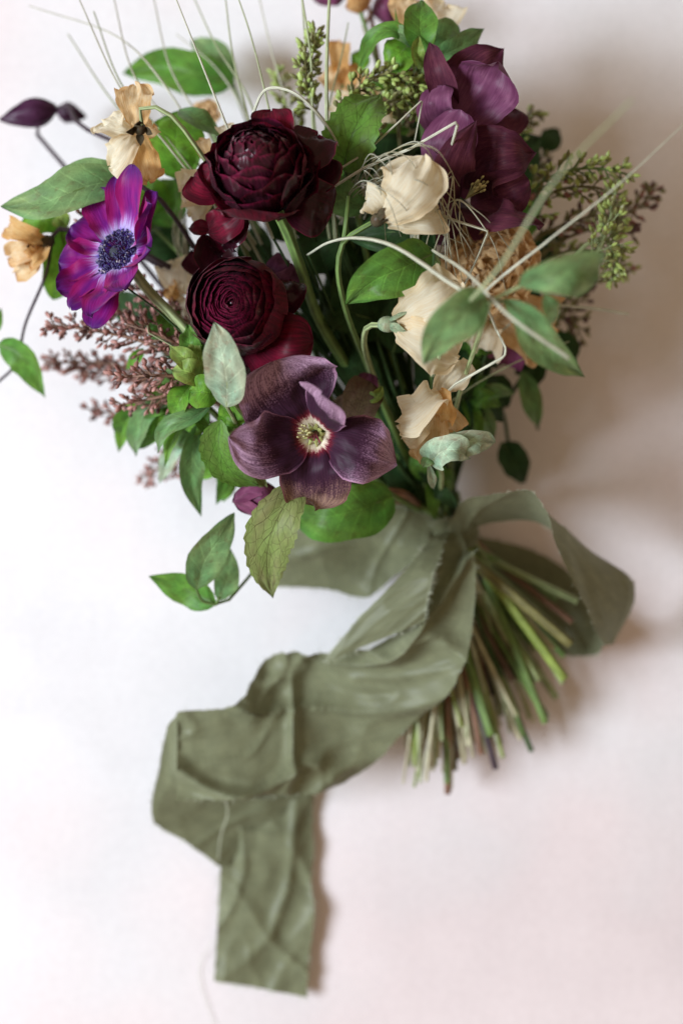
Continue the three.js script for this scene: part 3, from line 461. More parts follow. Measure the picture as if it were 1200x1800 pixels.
// ---------------------------------------------------------------- ranunculus
function ranunculus(label, c, axis, R, o) {
  const t = thing('ranunculus_flower', label, 'ranunculus', c, 'burgundy ranunculus'), m = aim(c, axis, o.spin ?? 0), n = o.layers;
  for (let k = 0; k < n; k++) {
    const f = k / (n - 1), r = R * lerp(1, o.core, Math.pow(f, 0.9)), petals = k < 3 ? 5 : k < n - 3 ? 5 : 4;
    for (let i = 0; i < petals; i++) {
      const phi = k * 2.1 + i / petals * 6.28319 + rr(-0.2, 0.2);
      const g = shell({ R: r * rr(0.985, 1.015), low: 2.5, high: lerp(o.high0, o.high1, Math.pow(f, 0.85)) + rr(-0.07, 0.07), phi, half: 6.283 / petals * rr(o.wrap, o.wrap + 0.12), flare: lerp(o.flare, -0.02, f) * rr(0.3, 1.9), ruffle: o.loose * lerp(1.2, 0.5, f), drop: o.drop, lift: (R - r) * o.rise, squash: o.squash, nu: 12, nv: 11 });
      const tilt = new THREE.Matrix4().makeRotationFromEuler(new THREE.Euler(rr(-1, 1) * o.loose * 1.1, 0, rr(-1, 1) * o.loose * 1.1)); part('petal', g.applyMatrix4(tilt).applyMatrix4(m), f < 0.3 && rnd() < 0.3 ? M.ranRed : M.ran, t);
    }
  }
  for (const [mat, w, profile, spine, oo = {}] of o.guards) part('guard_petal', blade({ path: pts(spine), w: wide(w, spine[1][2]), profile, nu: 12, nv: 14, ...oo }), mat, t);
  const heart = new THREE.SphereGeometry(R * o.core * 0.5, 14, 10); heart.translate(0, R * (1 - o.core) * o.rise + R * o.core * 0.1, 0); part('heart', heart.applyMatrix4(m), M.ran, t);
  part('stem', stalk(down([c.clone().addScaledVector(axis.clone().normalize(), -R * 0.6), ...pts(o.stem)]), 0.0025, 0.0018, 40, 8, 0.12), M.stem, t);
  return t;
}
ranunculus('tall burgundy ranunculus with tightly packed domed petals, standing highest of the two', at(458, 304, 15.4), V(-0.12, 0.84, -0.46), 0.0208, { layers: 11, core: 0.34, high0: 1.32, high1: 0.1, rise: 0.86, squash: 0.96, flare: 0.14, drop: 0.26, wrap: 0.66, loose: 0.13, spin: 0.7, stem: [[498, 392, 13], [528, 470, 11.8], [560, 560, 9.6], [680, 760, 6]], guards: [
  [M.ranRed, 92, 'obovate', [[398, 330, 15], [362, 325, 15.4], [338, 308, 15]], { cup: 0.5, roll: -0.2 }], [M.ran, 110, 'obovate', [[510, 285, 14.6], [545, 258, 15.4], [560, 232, 15]], { cup: 0.5, wave: 0.06 }],
  [M.ran, 120, 'obovate', [[500, 342, 14], [540, 358, 14.6], [584, 376, 13.8]], { cup: 0.45, roll: 0.3 }], [M.ranRed, 92, 'obovate', [[478, 260, 14.6], [480, 220, 15.4], [478, 196, 14.8]], { cup: 0.6 }],
  [M.ranRed, 84, 'acute', [[425, 362, 13.8], [398, 390, 13.6], [366, 408, 12.6]], { cup: 0.25, wave: 0.06 }], [M.ran, 66, 'acute', [[435, 380, 13.4], [412, 408, 13.2], [388, 436, 12]], { cup: 0.2, roll: 0.2, wave: 0.06 }], [M.ranRed, 30, 'ovate', [[372, 404, 12.4], [352, 400, 12.4], [330, 401, 12]], { cup: 0.4 }], [M.ran, 110, 'obovate', [[528, 305, 13.8], [556, 296, 14.4], [562, 272, 14.6]], { cup: 0.5 }]] });
ranunculus('opened burgundy ranunculus showing concentric petal rings and crimson outer petals', at(418, 540, 13.2), V(-0.16, 0.96, -0.06), 0.0212, { layers: 14, core: 0.2, high0: 0.92, high1: 0.42, rise: 0.5, squash: 0.95, flare: 0.08, drop: 0.1, wrap: 0.74, loose: 0.07, spin: 2.2, stem: [[480, 640, 9], [600, 800, 6]], guards: [
  [M.ranRed, 118, 'obovate', [[455, 590, 12], [505, 600, 13.4], [552, 600, 13.2]], { cup: 0.5, roll: 0.2 }], [M.ranRed, 110, 'obovate', [[440, 600, 11.6], [478, 625, 12.6], [520, 640, 12]], { cup: 0.4 }], [M.ran, 100, 'obovate', [[420, 600, 11.6], [430, 635, 12], [440, 662, 11.4]], { cup: 0.5 }], [M.ran, 90, 'obovate', [[470, 540, 12.6], [500, 520, 13], [508, 490, 12.6]], { cup: 0.6 }], [M.ran, 100, 'obovate', [[400, 470, 12.2], [380, 455, 12.4], [392, 440, 12]], { cup: 0.5 }]] });

// ---------------------------------------------------------------- hellebores
function bloom(name, label, category, origin, petals, group, petalName = 'petal') {
  const t = thing(name, label, category, origin, group);
  for (const [mat, w, profile, spine, o = {}] of petals) part(petalName, blade({ path: pts(spine), w: wide(w, spine[1][2]), profile, nu: 14, nv: 18, ...(mat === M.cream || mat === M.peach || mat === M.amber ? { ruffle: 0.036, nu: 26, nv: 26 } : {}), ...o }), mat, t);
  return t;
}
function stamens(t, c, axis, n, spread, len, mat, tipMat) {
  const m = aim(c, axis), gs = [], tips = [];
  for (let i = 0; i < n; i++) {
    const a = rr(0, 6.283), s = spread * Math.sqrt(rnd()), d = V(Math.cos(a) * s, 1, Math.sin(a) * s).normalize(), l = len * rr(0.6, 1);
    const b = d.clone().multiplyScalar(l); b.x += 0.001 * rr(-1, 1);
    gs.push(stalk([V(0, 0, 0), b.clone().multiplyScalar(0.55).add(V(0, 0.0006, 0)), b], 0.00022, 0.00018, 6, 4));
    const s2 = new THREE.SphereGeometry(0.00065, 6, 5); s2.scale(1, 1.5, 0.8); s2.translate(b.x, b.y, b.z); tips.push(s2);
  }
  const g = mergeGeometries(gs.map((x) => x)), gt = mergeGeometries(tips);
  const st = part('stamens', g.applyMatrix4(m), mat, t, 'stuff'); part('anthers', gt.applyMatrix4(m), tipMat, st, 'stuff');
}
{
  const c = at(553, 764, 14.0);
  const t = bloom('hellebore_flower', 'open plum hellebore facing up with speckled petals and cream centre', 'hellebore', c, [
    [M.helA, 225, 'obovate', [[548, 752, 14.0], [520, 708, 14.3], [495, 668, 15.2], [482, 634, 15.4]], { cup: 0.5, wave: 0.02, nu: 18, nv: 24 }],
    [M.helA, 158, 'acute', [[545, 766, 14.0], [500, 778, 14.7], [450, 785, 15.6], [400, 768, 16.0]], { cup: 0.4, wave: 0.015, roll: 0.12, nu: 18, nv: 24 }],
    [M.helB, 168, 'acute', [[552, 774, 14.0], [552, 815, 14.5], [553, 860, 14.2], [553, 899, 13.2]], { cup: 0.35, roll: 0, wave: 0.03, nu: 18, nv: 24 }],
    [M.helA, 158, 'acute', [[562, 768, 14.1], [605, 780, 15.2], [655, 800, 15.4], [700, 818, 14.4]], { fold: -0.22, wave: 0.03, roll: 0.1, nu: 18, nv: 24 }],
    [M.helA, 124, 'obovate', [[560, 752, 14.1], [566, 728, 15.6], [562, 708, 17.2], [560, 696, 18.2]], { wdir: at(606, 748, 17).sub(at(524, 655, 17)).normalize(), cup: -0.3, wave: 0.03, nu: 16, nv: 20 }],
  ]);
  for (let i = 0; i < 9; i++) { const a = i / 9 * 6.283, p = c.clone().add(V(Math.cos(a) * 0.0042, 0.0012, Math.sin(a) * 0.0042)), g = new THREE.ConeGeometry(0.0011, 0.0042, 7); g.rotateX(Math.PI); const q = new THREE.Matrix4().makeRotationAxis(V(Math.sin(a), 0, -Math.cos(a)), -0.9); g.applyMatrix4(q); g.translate(p.x, p.y + 0.001, p.z); part('nectary', g, M.nectary, t); }
  stamens(t, c.clone().add(V(0, 0.0005, 0)), V(-0.7, 1, -0.1), 15, 0.4, 0.0095, M.stamen, M.stamen);
  for (let i = 0; i < 3; i++) part('style', stalk([c.clone(), c.clone().add(V(0.001 * i - 0.001, 0.006, 0.0012)), c.clone().add(V(0.0026 * (i - 1), 0.0105, 0.002 + 0.001 * i))], 0.0008, 0.0003, 8, 5), M.style, t);
  part('stem', stalk(down([c.clone().add(V(0, -0.003, 0)), ...pts([[580, 800, 11.6], [640, 850, 7.4], [712, 880, 4.8]])]), 0.0021, 0.0016, 40, 8, 0.1), M.stemRed, t);
  part('side_stalk', stalk(pts([[580, 856, 8.4], [640, 864, 8], [700, 866, 7], [735, 890, 4.6]]), 0.0018, 0.0024, 18, 8), M.stemRed, t);
}
{
  const c = at(806, 222, 11.6);
  const t = bloom('hellebore_flower', 'upper mauve hellebore with one broad veined petal over folded ones', 'hellebore', c, [
    [M.helC, 158, 'fan', [[800, 236, 13.4], [818, 205, 12.9], [846, 165, 13.1], [872, 112, 14.2]], { cup: 0.25, wave: 0.085, waveN: 1.3, nu: 22, nv: 26, roll: 0.05 }],
    [M.helD, 112, 'ovate', [[800, 195, 11.4], [822, 150, 12.2], [852, 112, 12.6], [886, 82, 12.4]], { cup: 0.4, wave: 0.05 }],
    [M.helD, 58, 'ovate', [[792, 205, 12], [782, 160, 13], [768, 118, 13.4], [752, 72, 12.6]], { cup: 0.9, roll: -0.4 }],
    [M.helC, 90, 'obovate', [[800, 225, 11.6], [775, 205, 12.8], [768, 180, 13.4], [778, 150, 13.2]], { cup: 0.5, roll: -0.8 }],
    [M.helD, 110, 'obovate', [[812, 222, 11], [850, 215, 11.6], [885, 200, 11.4], [896, 180, 10.6]], { cup: 0.4 }],
  ]);
  part('stem', stalk(down([c, ...pts([[800, 320, 10], [790, 560, 7.2], [774, 800, 4.6]])]), 0.002, 0.0015, 36, 8, 0.1), M.stemPlum, t);
}
{
  const c = at(814, 356, 11.4);
  const t = bloom('hellebore_flower', 'lower dark mauve hellebore opening sideways with straw-coloured stamens inside', 'hellebore', c, [
    [M.helC, 116, 'obovate', [[800, 352, 12.4], [782, 310, 13.2], [785, 260, 13.8], [808, 192, 14.2]], { cup: -0.35, roll: -0.2 }],
    [M.helD, 84, 'ovate', [[806, 354, 12.4], [794, 312, 14.4], [806, 268, 15.2], [838, 210, 14.8]], { cup: -0.5, roll: 0.1 }],
    [M.helD, 86, 'obovate', [[814, 350, 11.2], [828, 320, 11.8], [848, 295, 12], [866, 272, 11.4]], { cup: 0.5, roll: 0.4 }],
    [M.helD, 128, 'ovate', [[816, 330, 11.6], [850, 285, 13], [895, 270, 14], [948, 264, 13.4]], { cup: 0.35, wave: 0.03 }],
    [M.helD, 116, 'obovate', [[826, 358, 11.6], [862, 350, 12.4], [897, 335, 13.6], [930, 318, 13.8]], { cup: 0.5, roll: 0.45 }],
    [M.helD, 92, 'ovate', [[816, 366, 12], [856, 385, 13.8], [905, 382, 14.6], [954, 398, 13.6]], { cup: 0.4, wave: 0.09, roll: -0.7 }],
    [M.helD, 80, 'obovate', [[820, 370, 10.4], [845, 395, 10.6], [868, 410, 10.4], [892, 420, 10]], { cup: 0.3 }],
    [M.helD, 90, 'obovate', [[806, 362, 10.8], [785, 385, 10.8], [768, 400, 10.4], [752, 420, 10]], { cup: 0.3 }],
  ]);
  stamens(t, at(818, 350, 12.8), V(0.5, 0.8, -0.42), 22, 0.3, 0.014, M.stamen, M.stamen);
  part('stem', stalk(down([c, ...pts([[800, 440, 9.6], [785, 640, 6.6], [772, 820, 4.6]])]), 0.002, 0.0015, 36, 8, 0.1), M.stemPlum, t);
}
{
  const c = at(640, 712, 11);
  const t = bloom('hellebore_flower', 'half hidden back of a plum hellebore with a green curled tip', 'hellebore', c, [
    [M.netDark, 84, 'obovate', [[622, 752, 10.6], [632, 715, 11.4], [640, 690, 11.8], [652, 668, 11.4]], { cup: 0.5 }], [M.lime, 22, 'ovate', [[650, 700, 11.6], [664, 694, 12], [672, 678, 12]], { fold: 0.7 }], [M.netDark, 60, 'obovate', [[628, 745, 10.4], [615, 715, 10.8], [605, 690, 10.4]], { cup: 0.5 }], [M.helD, 50, 'obovate', [[640, 720, 10], [642, 690, 10.2], [648, 655, 9.8]], { cup: 0.5 }]]);
  part('stem', stalk(down([c, ...pts([[680, 790, 7], [740, 870, 4.6]])]), 0.0015, 0.002, 24, 7), M.stemDark, t);
}
{
  const c = at(370, 455, 9.4);
  const t = bloom('hellebore_flower', 'dusky plum petals peeping out between the two ranunculus blooms', 'hellebore', c, [
    [M.helD, 84, 'obovate', [[385, 480, 9], [360, 462, 9.6], [340, 440, 9.4]], { cup: 0.4 }], [M.helD, 80, 'obovate', [[390, 470, 9.4], [378, 445, 10], [372, 418, 9.6]], { cup: 0.4 }], [M.helC, 64, 'obovate', [[470, 490, 10.4], [490, 475, 11], [512, 458, 10.4]], { cup: 0.9 }], [M.helC, 56, 'obovate', [[470, 500, 10.8], [500, 492, 11.4], [520, 478, 10.8]], { cup: 0.9, roll: 0.5 }]]);
  part('stem', stalk(down([c, ...pts([[460, 520, 8.4], [600, 740, 6], [720, 870, 4.4]])]), 0.0018, 0.0022, 30, 7), M.stemPlum, t);
  part('stem', stalk(pts([[470, 495, 10.4], [460, 520, 8.4]]), 0.0014, 0.0016, 8, 7), M.stemPlum, t);
}

// ---------------------------------------------------------------- anemone
{
  const c = at(214, 450, 12.6), axis = V(-0.5, 0.8, -0.3).normalize(), m = aim(c, axis);
  const t = thing('anemone_flower', 'magenta and violet anemone with a dark stamen button', 'anemone', c);
  // directions of the petals as seen on the photograph: angle, reach, width, cupping, layer
  const ring = [[-1.95, 0.0345, 23, 0.3, 0], [-1.45, 0.0365, 20, 0.36, 1], [-1.05, 0.037, 19, 0.5, 0], [-2.6, 0.031, 27, 0.28, 1], [-3.2, 0.0315, 25, 0.22, 0], [2.55, 0.0335, 22, 0.26, 1], [2.08, 0.035, 21, 0.2, 0], [1.6, 0.037, 22, 0.34, 1], [1.0, 0.0325, 24, 0.42, 0], [0.3, 0.031, 26, 0.5, 1], [-0.35, 0.033, 22, 0.55, 0], [-0.7, 0.035, 18, 0.3, 2], [2.85, 0.0365, 22, 0.1, 2], [1.85, 0.039, 20, 0.06, 2], [-2.3, 0.033, 22, 0.14, 2]];
  for (const [a, L, w, open, lay] of ring) {
    const d = V(Math.cos(a), 0, Math.sin(a)), h = [0.0012, 0, -0.0014][lay];
    const spine = [0.1, 0.4, 0.72, 1].map((s) => d.clone().multiplyScalar(L * s * (1 - 0.1 * s)).add(V(0, h + L * (open + rr(-0.05, 0.05)) * s * s + 0.0006, 0)));
    part('petal', blade({ path: spine, w: w / 1000, profile: 'obovate', cup: 0.75, wave: 0.05, waveN: 1.4, roll: rr(-0.35, 0.35), nu: 14, nv: 18, rough: 0.03, up: V(0, 1, 0) }).applyMatrix4(m), M.anemone, t);
  }
  const dome = new THREE.SphereGeometry(0.0036, 20, 12); dome.scale(1, 0.9, 1); dome.translate(0, 0.003, 0); const dp = dome.attributes.position; for (let i = 0; i < dp.count; i++) { const f = 1 + 0.05 * N3(dp.getX(i) * 2600, dp.getY(i) * 2600, dp.getZ(i) * 2600); dp.setXYZ(i, dp.getX(i) * f, dp.getY(i) * f, dp.getZ(i) * f); } dome.computeVertexNormals();
  const core = part('seed_button', dome.applyMatrix4(m), M.disc, t);
  const fil = [], ant = [[], []];
  for (let i = 0; i < 280; i++) {
    const a = i * 2.39996 + rr(-0.2, 0.2), f = Math.sqrt((i + 0.5) / 280), r = lerp(0.0026, 0.0108, f) * rr(0.95, 1.05), y = lerp(0.0082, 0.0036, f) * rr(0.85, 1.12), p = V(Math.cos(a) * r, y, Math.sin(a) * r);
    fil.push(stalk([V(Math.cos(a) * 0.0044, 0.0016, Math.sin(a) * 0.0044), V(Math.cos(a) * r * 0.85, y * 0.6, Math.sin(a) * r * 0.85), p], 0.00016, 0.00013, 4, 4));
    const g = new THREE.SphereGeometry(0.00056, 6, 5); g.scale(0.8, 1.9, 0.8); g.rotateX(rr(-0.9, 0.9)); g.rotateZ(rr(-0.9, 0.9)); g.translate(p.x, p.y, p.z); ant[rnd() < 0.08 ? 1 : 0].push(g);
  }
  part('filaments', mergeGeometries(fil).applyMatrix4(m), M.filament, core, 'stuff'); part('anthers', mergeGeometries(ant[0]).applyMatrix4(m), M.anther, core, 'stuff'); part('pale_anthers', mergeGeometries(ant[1]).applyMatrix4(m), M.antherPale, core, 'stuff');
  part('stem', stalk(down([c.clone().addScaledVector(axis, -0.002), ...pts([[262, 512, 12.2], [300, 550, 12.2], [338, 592, 12], [395, 690, 10.5], [560, 830, 7], [700, 885, 4.6]])]), 0.0024, 0.0017, 44, 9, 0.1), M.stemPale, t);
  for (const [mat, w, spine, o] of [[M.leaf, 40, [[345, 640, 12.4], [334, 605, 13], [330, 570, 12.6]], { wave: 0.12, waveN: 3 }], [M.lime, 34, [[352, 662, 12.6], [340, 630, 13.2], [345, 588, 12.8]], { wave: 0.12, waveN: 3 }], [M.lime, 36, [[346, 648, 13], [325, 630, 13.8], [297, 607, 13.2]], {}], [M.lime, 48, [[356, 664, 13], [332, 655, 14], [298, 646, 13.4]], { roll: 0.3 }], [M.leaf, 30, [[352, 640, 12], [356, 600, 12.6], [352, 572, 12]], { wave: 0.1 }]])
    part('collar_leaf', blade({ path: pts(spine), w: wide(w, 13), profile: 'lance', fold: 0.35, ...o }), mat, t);
}

// ---------------------------------------------------------------- cream and peach papery flowers
function calyx(t, p, dir, r, mat, n = 5, len = 0.011) {
  const m = aim(p, dir), g = new THREE.SphereGeometry(r, 10, 8); g.scale(1, 1.25, 1); const cx = part('calyx', g.applyMatrix4(m), mat, t);
  for (let i = 0; i < n; i++) { const a = i / n * 6.283 + rr(-0.2, 0.2), d = V(Math.cos(a), 0, Math.sin(a)); part('sepal', blade({ path: [d.clone().multiplyScalar(r * 0.7), d.clone().multiplyScalar(r * 1.5).add(V(0, len * 0.5, 0)), d.clone().multiplyScalar(r * rr(1.6, 2.4)).add(V(0, len * rr(0.7, 1), 0))], w: r * 1.3, profile: 'lance', fold: 0.3, nu: 4, nv: 6 }).applyMatrix4(m), mat, cx); }
}
{
  const t = bloom('sweet_pea_flower', 'large cream hooded sweet pea with dark star calyx beside the grass strands', 'sweet pea', at(668, 380, 15), [
    [M.cream, 158, 'fan', [[666, 386, 15.2], [692, 356, 16.4], [718, 322, 17.0], [744, 276, 16.6]], { cup: -0.32, fold: -0.16, wave: 0.07, waveN: 1.2, roll: -0.1, rough: 0.035, nu: 30, nv: 28 }], [M.cream, 120, 'fan', [[672, 380, 14.6], [715, 372, 15.6], [745, 370, 15.6], [770, 368, 14.8]], { cup: 0.8, roll: 0.2 }], [M.cream, 70, 'fan', [[670, 378, 15], [665, 362, 16], [652, 350, 16], [640, 352, 15]], { cup: 0.6, roll: -0.2 }]]);
  calyx(t, at(664, 386, 15.3), V(0.5, 0.5, -0.4), 0.003, M.calyx, 5, 0.013);
  part('stem', stalk(down(pts([[660, 388, 15], [630, 405, 14.8], [604, 425, 14.2], [594, 470, 13.6], [606, 540, 12.4], [648, 650, 9.6], [720, 820, 5.4]])), 0.0011, 0.0023, 48, 7), M.stem, t);
  part('tendril', stalk(pts([[604, 425, 14.2], [608, 390, 14.6], [612, 345, 14.4]]), 0.0012, 0.0008, 10, 6), M.stem, t);
}
{
  const t = bloom('sweet_pea_flower', 'white sweet pea with yellow throat and pale green calyx facing away', 'sweet pea', at(690, 568, 13), [
    [M.cream, 128, 'fan', [[690, 566, 14.6], [730, 545, 15.8], [770, 525, 16.2], [806, 500, 15.4]], { cup: 0.35, wave: 0.05, nu: 18, nv: 20, roll: -0.1 }], [M.cream, 116, 'fan', [[692, 572, 14.6], [725, 588, 15.6], [760, 605, 15.8], [800, 628, 14.8]], { cup: 0.4, wave: 0.05, nu: 18, nv: 20, roll: 0.2 }], [M.cream, 90, 'fan', [[692, 570, 14.2], [740, 570, 15], [790, 570, 14.6]], { cup: 0.5 }]]);
  calyx(t, at(681, 570, 14.6), V(1, 0.25, 0), 0.0036, M.calyxPale);
  part('stem', stalk(down(pts([[676, 572, 14.6], [650, 572, 14.2], [640, 592, 13], [655, 660, 9.4], [730, 830, 5]])), 0.0013, 0.0021, 40, 7), M.stemPale, t);
}
{
  const t = bloom('sweet_pea_flower', 'frilly peach sweet pea seen from the side above the mint leaves', 'sweet pea', at(765, 715, 12), [
    [M.cream, 84, 'fan', [[772, 700, 12.4], [786, 672, 13.6], [800, 652, 13.8], [806, 632, 13]], { cup: 0.7, wave: 0.05, roll: 0.3 }], [M.cream, 96, 'fan', [[778, 690, 13], [760, 700, 14.6], [735, 722, 14.8], [706, 742, 13.6]], { cup: 0.5, wave: 0.13, waveN: 2.2, roll: 0.5, nu: 20, nv: 24 }], [M.cream, 66, 'fan', [[760, 728, 12.6], [740, 748, 13.4], [722, 762, 13.2], [704, 772, 12.4]], { cup: 0.5, wave: 0.05, roll: -0.2 }], [M.peach, 84, 'fan', [[765, 722, 12], [762, 752, 12.8], [758, 780, 12.4], [742, 812, 11.4]], { cup: 0.5, wave: 0.06 }], [M.amber, 56, 'fan', [[768, 692, 13], [778, 700, 14], [782, 718, 14], [778, 742, 13.2]], { cup: 0.4, wave: 0.14, waveN: 3, roll: 0.4, nu: 16 }], [M.peach, 66, 'fan', [[770, 716, 12], [790, 738, 12.6], [800, 760, 12.2]], { cup: 0.5, wave: 0.08 }]]);
  part('stem', stalk(down([at(768, 715, 12), ...pts([[770, 780, 9], [772, 850, 5]])]), 0.0013, 0.002, 30, 7), M.stem, t);
}
{
  const t = bloom('sweet_pea_flower', 'dried peach sweet pea showing its back and brown calyx on a curved stalk', 'sweet pea', at(240, 228, 13), [
    [M.peach, 88, 'fan', [[242, 230, 13], [240, 205, 13.5], [236, 180, 13.4], [238, 154, 12.6]], { cup: 0.4, wave: 0.05 }], [M.cream, 84, 'fan', [[238, 230, 13], [215, 226, 13.6], [198, 220, 13.4], [180, 212, 12.6]], { cup: 0.35, wave: 0.06, roll: 0.2 }], [M.cream, 84, 'fan', [[238, 234, 13.2], [222, 252, 13.9], [208, 272, 13.8], [190, 294, 12.8]], { cup: -0.3, wave: 0.06 }], [M.amber, 82, 'fan', [[244, 236, 13], [248, 262, 13.6], [254, 290, 13.4], [262, 320, 12.4]], { cup: -0.35, wave: 0.06 }], [M.peach, 60, 'fan', [[246, 228, 12.8], [258, 225, 13], [268, 218, 12.8]], { cup: 0.4 }]]);
  calyx(t, at(246, 226, 13.8), V(0.2, 0.7, 0.5), 0.0028, M.calyx, 4, 0.008);
  part('stem', stalk(down(pts([[250, 220, 14], [243, 196, 14.2], [262, 186, 14.4], [302, 204, 14.4], [338, 248, 14], [368, 294, 13], [440, 460, 9], [660, 820, 5]])), 0.0009, 0.0019, 50, 7), M.stemPale, t);
}
{
  const t = bloom('withered_bud', 'withered apricot bud with a brown calyx hanging over the edge leaves', 'bud', at(74, 428, 9), [
    [M.peach, 62, 'fan', [[82, 428, 9], [62, 436, 9.8], [44, 444, 10], [14, 452, 9.4]], { cup: 1.0, wave: 0.09 }], [M.amber, 54, 'fan', [[82, 424, 9.2], [56, 415, 10.2], [32, 406, 10.2], [8, 400, 9.4]], { cup: 0.8, wave: 0.1 }], [M.peach, 62, 'fan', [[80, 432, 9], [60, 450, 9.4], [44, 468, 9.4], [26, 478, 8.8]], { cup: 0.9, wave: 0.1, roll: -0.4 }], [M.amber, 52, 'fan', [[80, 432, 9.2], [70, 444, 10], [58, 456, 10.2], [48, 466, 9.8]], { cup: 0.8, wave: 0.1 }]]);
  calyx(t, at(80, 426, 9.2), V(-0.9, 0.2, 0.2), 0.0036, M.calyx, 5, 0.013);
  part('stem', stalk(down(pts([[84, 424, 9.2], [98, 404, 9.2], [140, 408, 8.8], [300, 480, 8.4], [640, 820, 4.8]])), 0.0011, 0.0019, 40, 7), M.stemPlum, t);
}
function carnation(label, c, axis, R, n, mat, stemPts, category = 'carnation') {
  const t = thing('carnation_flower', label, category, c), m = aim(c, axis);
  for (let i = 0; i < n; i++) {
    const f = Math.sqrt((i + 0.5) / n), a = i * 2.39996, d = V(Math.cos(a), 0, Math.sin(a)), r = R * f, y = R * 0.62 * Math.sqrt(1 - 0.85 * f * f);
    const b = d.clone().multiplyScalar(r * 0.35).add(V(0, y * 0.2, 0)), tip = d.clone().multiplyScalar(r * 1.04).add(V(rr(-1, 1) * R * 0.04, y * rr(0.92, 1.08), 0));
    part('petal', blade({ path: [b, b.clone().lerp(tip, 0.55).add(V(0, R * 0.06, 0)), tip], w: R * rr(0.5, 0.66), profile: 'fan', cup: 0.3, wave: 0.17, waveN: 2.4, roll: rr(-0.6, 0.6), up: d.clone().multiplyScalar(-1).add(V(0, lerp(0.3, 1.4, f), 0)).normalize(), nu: 14, nv: 9, rough: 0.05 }).applyMatrix4(m), mat, t);
  }
  const g = new THREE.SphereGeometry(R * 0.4, 12, 8); g.translate(0, 0, 0); part('heart', g.applyMatrix4(m), mat, t);
  part('stem', stalk(down([c, ...pts(stemPts)]), 0.0018, 0.0022, 30, 7), M.stem, t);
  return t;
}
carnation('ruffled tan carnation behind the fine grass strands below the mauve hellebores', at(862, 474, 9.6), V(-0.1, 0.9, -0.1), 0.0235, 80, M.carn, [[830, 600, 6], [785, 780, 4.6]]);
carnation('small blurred straw-yellow carnation behind the lime leaf and tall ranunculus', at(362, 208, 5), V(-0.1, 0.9, -0.3), 0.0095, 26, M.carn, [[420, 330, 5], [600, 700, 5]]);
{
  const t = bloom('rose_flower', 'blush cream rose petals under the soft focus leaves at the shaded side', 'rose', at(870, 560, 8), [
    [M.cream, 100, 'fan', [[860, 560, 9], [835, 540, 10.4], [815, 518, 10.8], [800, 492, 10]], { cup: 0.6, wave: 0.08 }], [M.peach, 110, 'fan', [[865, 560, 8.6], [905, 580, 9.2], [935, 598, 9], [955, 622, 8]], { cup: 0.4, wave: 0.06 }], [M.cream, 96, 'fan', [[860, 565, 9], [850, 585, 10], [848, 600, 9.8], [842, 612, 9]], { cup: 0.5, wave: 0.08 }], [M.peach, 120, 'fan', [[880, 545, 8.6], [920, 550, 9], [950, 560, 9], [975, 575, 8]], { cup: 0.5, wave: 0.06 }], [M.pinkBud, 100, 'fan', [[870, 580, 7.6], [880, 605, 8], [885, 625, 7.6], [880, 640, 7]], { cup: 0.5 }], [M.cream, 70, 'fan', [[850, 520, 9.4], [838, 500, 10.2], [835, 485, 10.2], [838, 468, 9.6]], { cup: 0.7, wave: 0.1 }], [M.cream, 76, 'fan', [[870, 530, 9], [890, 515, 9.6], [905, 500, 9.4], [920, 480, 8.6]], { cup: 0.7, wave: 0.1 }]]);
  part('stem', stalk(down([at(868, 565, 8), ...pts([[830, 690, 6], [785, 830, 4.6]])]), 0.0018, 0.0022, 26, 7), M.stem, t);
}
{
  const t = bloom('rose_flower', 'cream petals half hidden behind the tall ranunculus on its lit side', 'rose', at(372, 310, 11), [
    [M.cream, 88, 'fan', [[375, 325, 11], [355, 325, 11.8], [338, 330, 11.8], [314, 338, 11]], { cup: 0.6 }], [M.cream, 60, 'fan', [[372, 345, 11], [355, 360, 11.4], [345, 370, 11.2], [336, 382, 10.6]], { cup: 0.5 }], [M.peach, 44, 'fan', [[380, 290, 11], [365, 272, 11.8], [358, 258, 11.8], [350, 246, 11]], { cup: 0.5 }], [M.cream, 44, 'fan', [[410, 250, 11], [402, 238, 11.4], [398, 228, 11.4], [394, 218, 11]], { cup: 0.4 }], [M.peach, 40, 'fan', [[385, 390, 10.4], [382, 405, 10.8], [385, 420, 10.4]], { cup: 0.5 }]]);
  part('stem', stalk(down([at(376, 320, 11), ...pts([[400, 440, 8.6], [560, 720, 6], [720, 870, 4.4]])]), 0.0016, 0.002, 30, 7), M.stemPale, t);
}
{
  const t = bloom('rose_flower', 'cream petals with a brown spot tucked between anemone and ranunculus', 'rose', at(305, 495, 8), [
    [M.cream, 84, 'fan', [[315, 520, 8], [310, 500, 9], [306, 480, 9], [304, 455, 8.4]], { cup: 0.5 }], [M.cream, 90, 'fan', [[318, 520, 8.2], [318, 545, 9], [314, 565, 8.8], [310, 590, 8]], { cup: 0.5 }], [M.amber, 44, 'fan', [[315, 515, 8.4], [304, 512, 9], [296, 505, 8.8]], { cup: 0.6 }], [M.cream, 70, 'fan', [[320, 515, 8], [335, 498, 8.6], [342, 480, 8.2]], { cup: 0.5 }]]);
  part('stem', stalk(down([at(316, 520, 8), ...pts([[420, 640, 7], [640, 830, 4.8]])]), 0.0016, 0.002, 30, 7), M.stemPale, t);
}
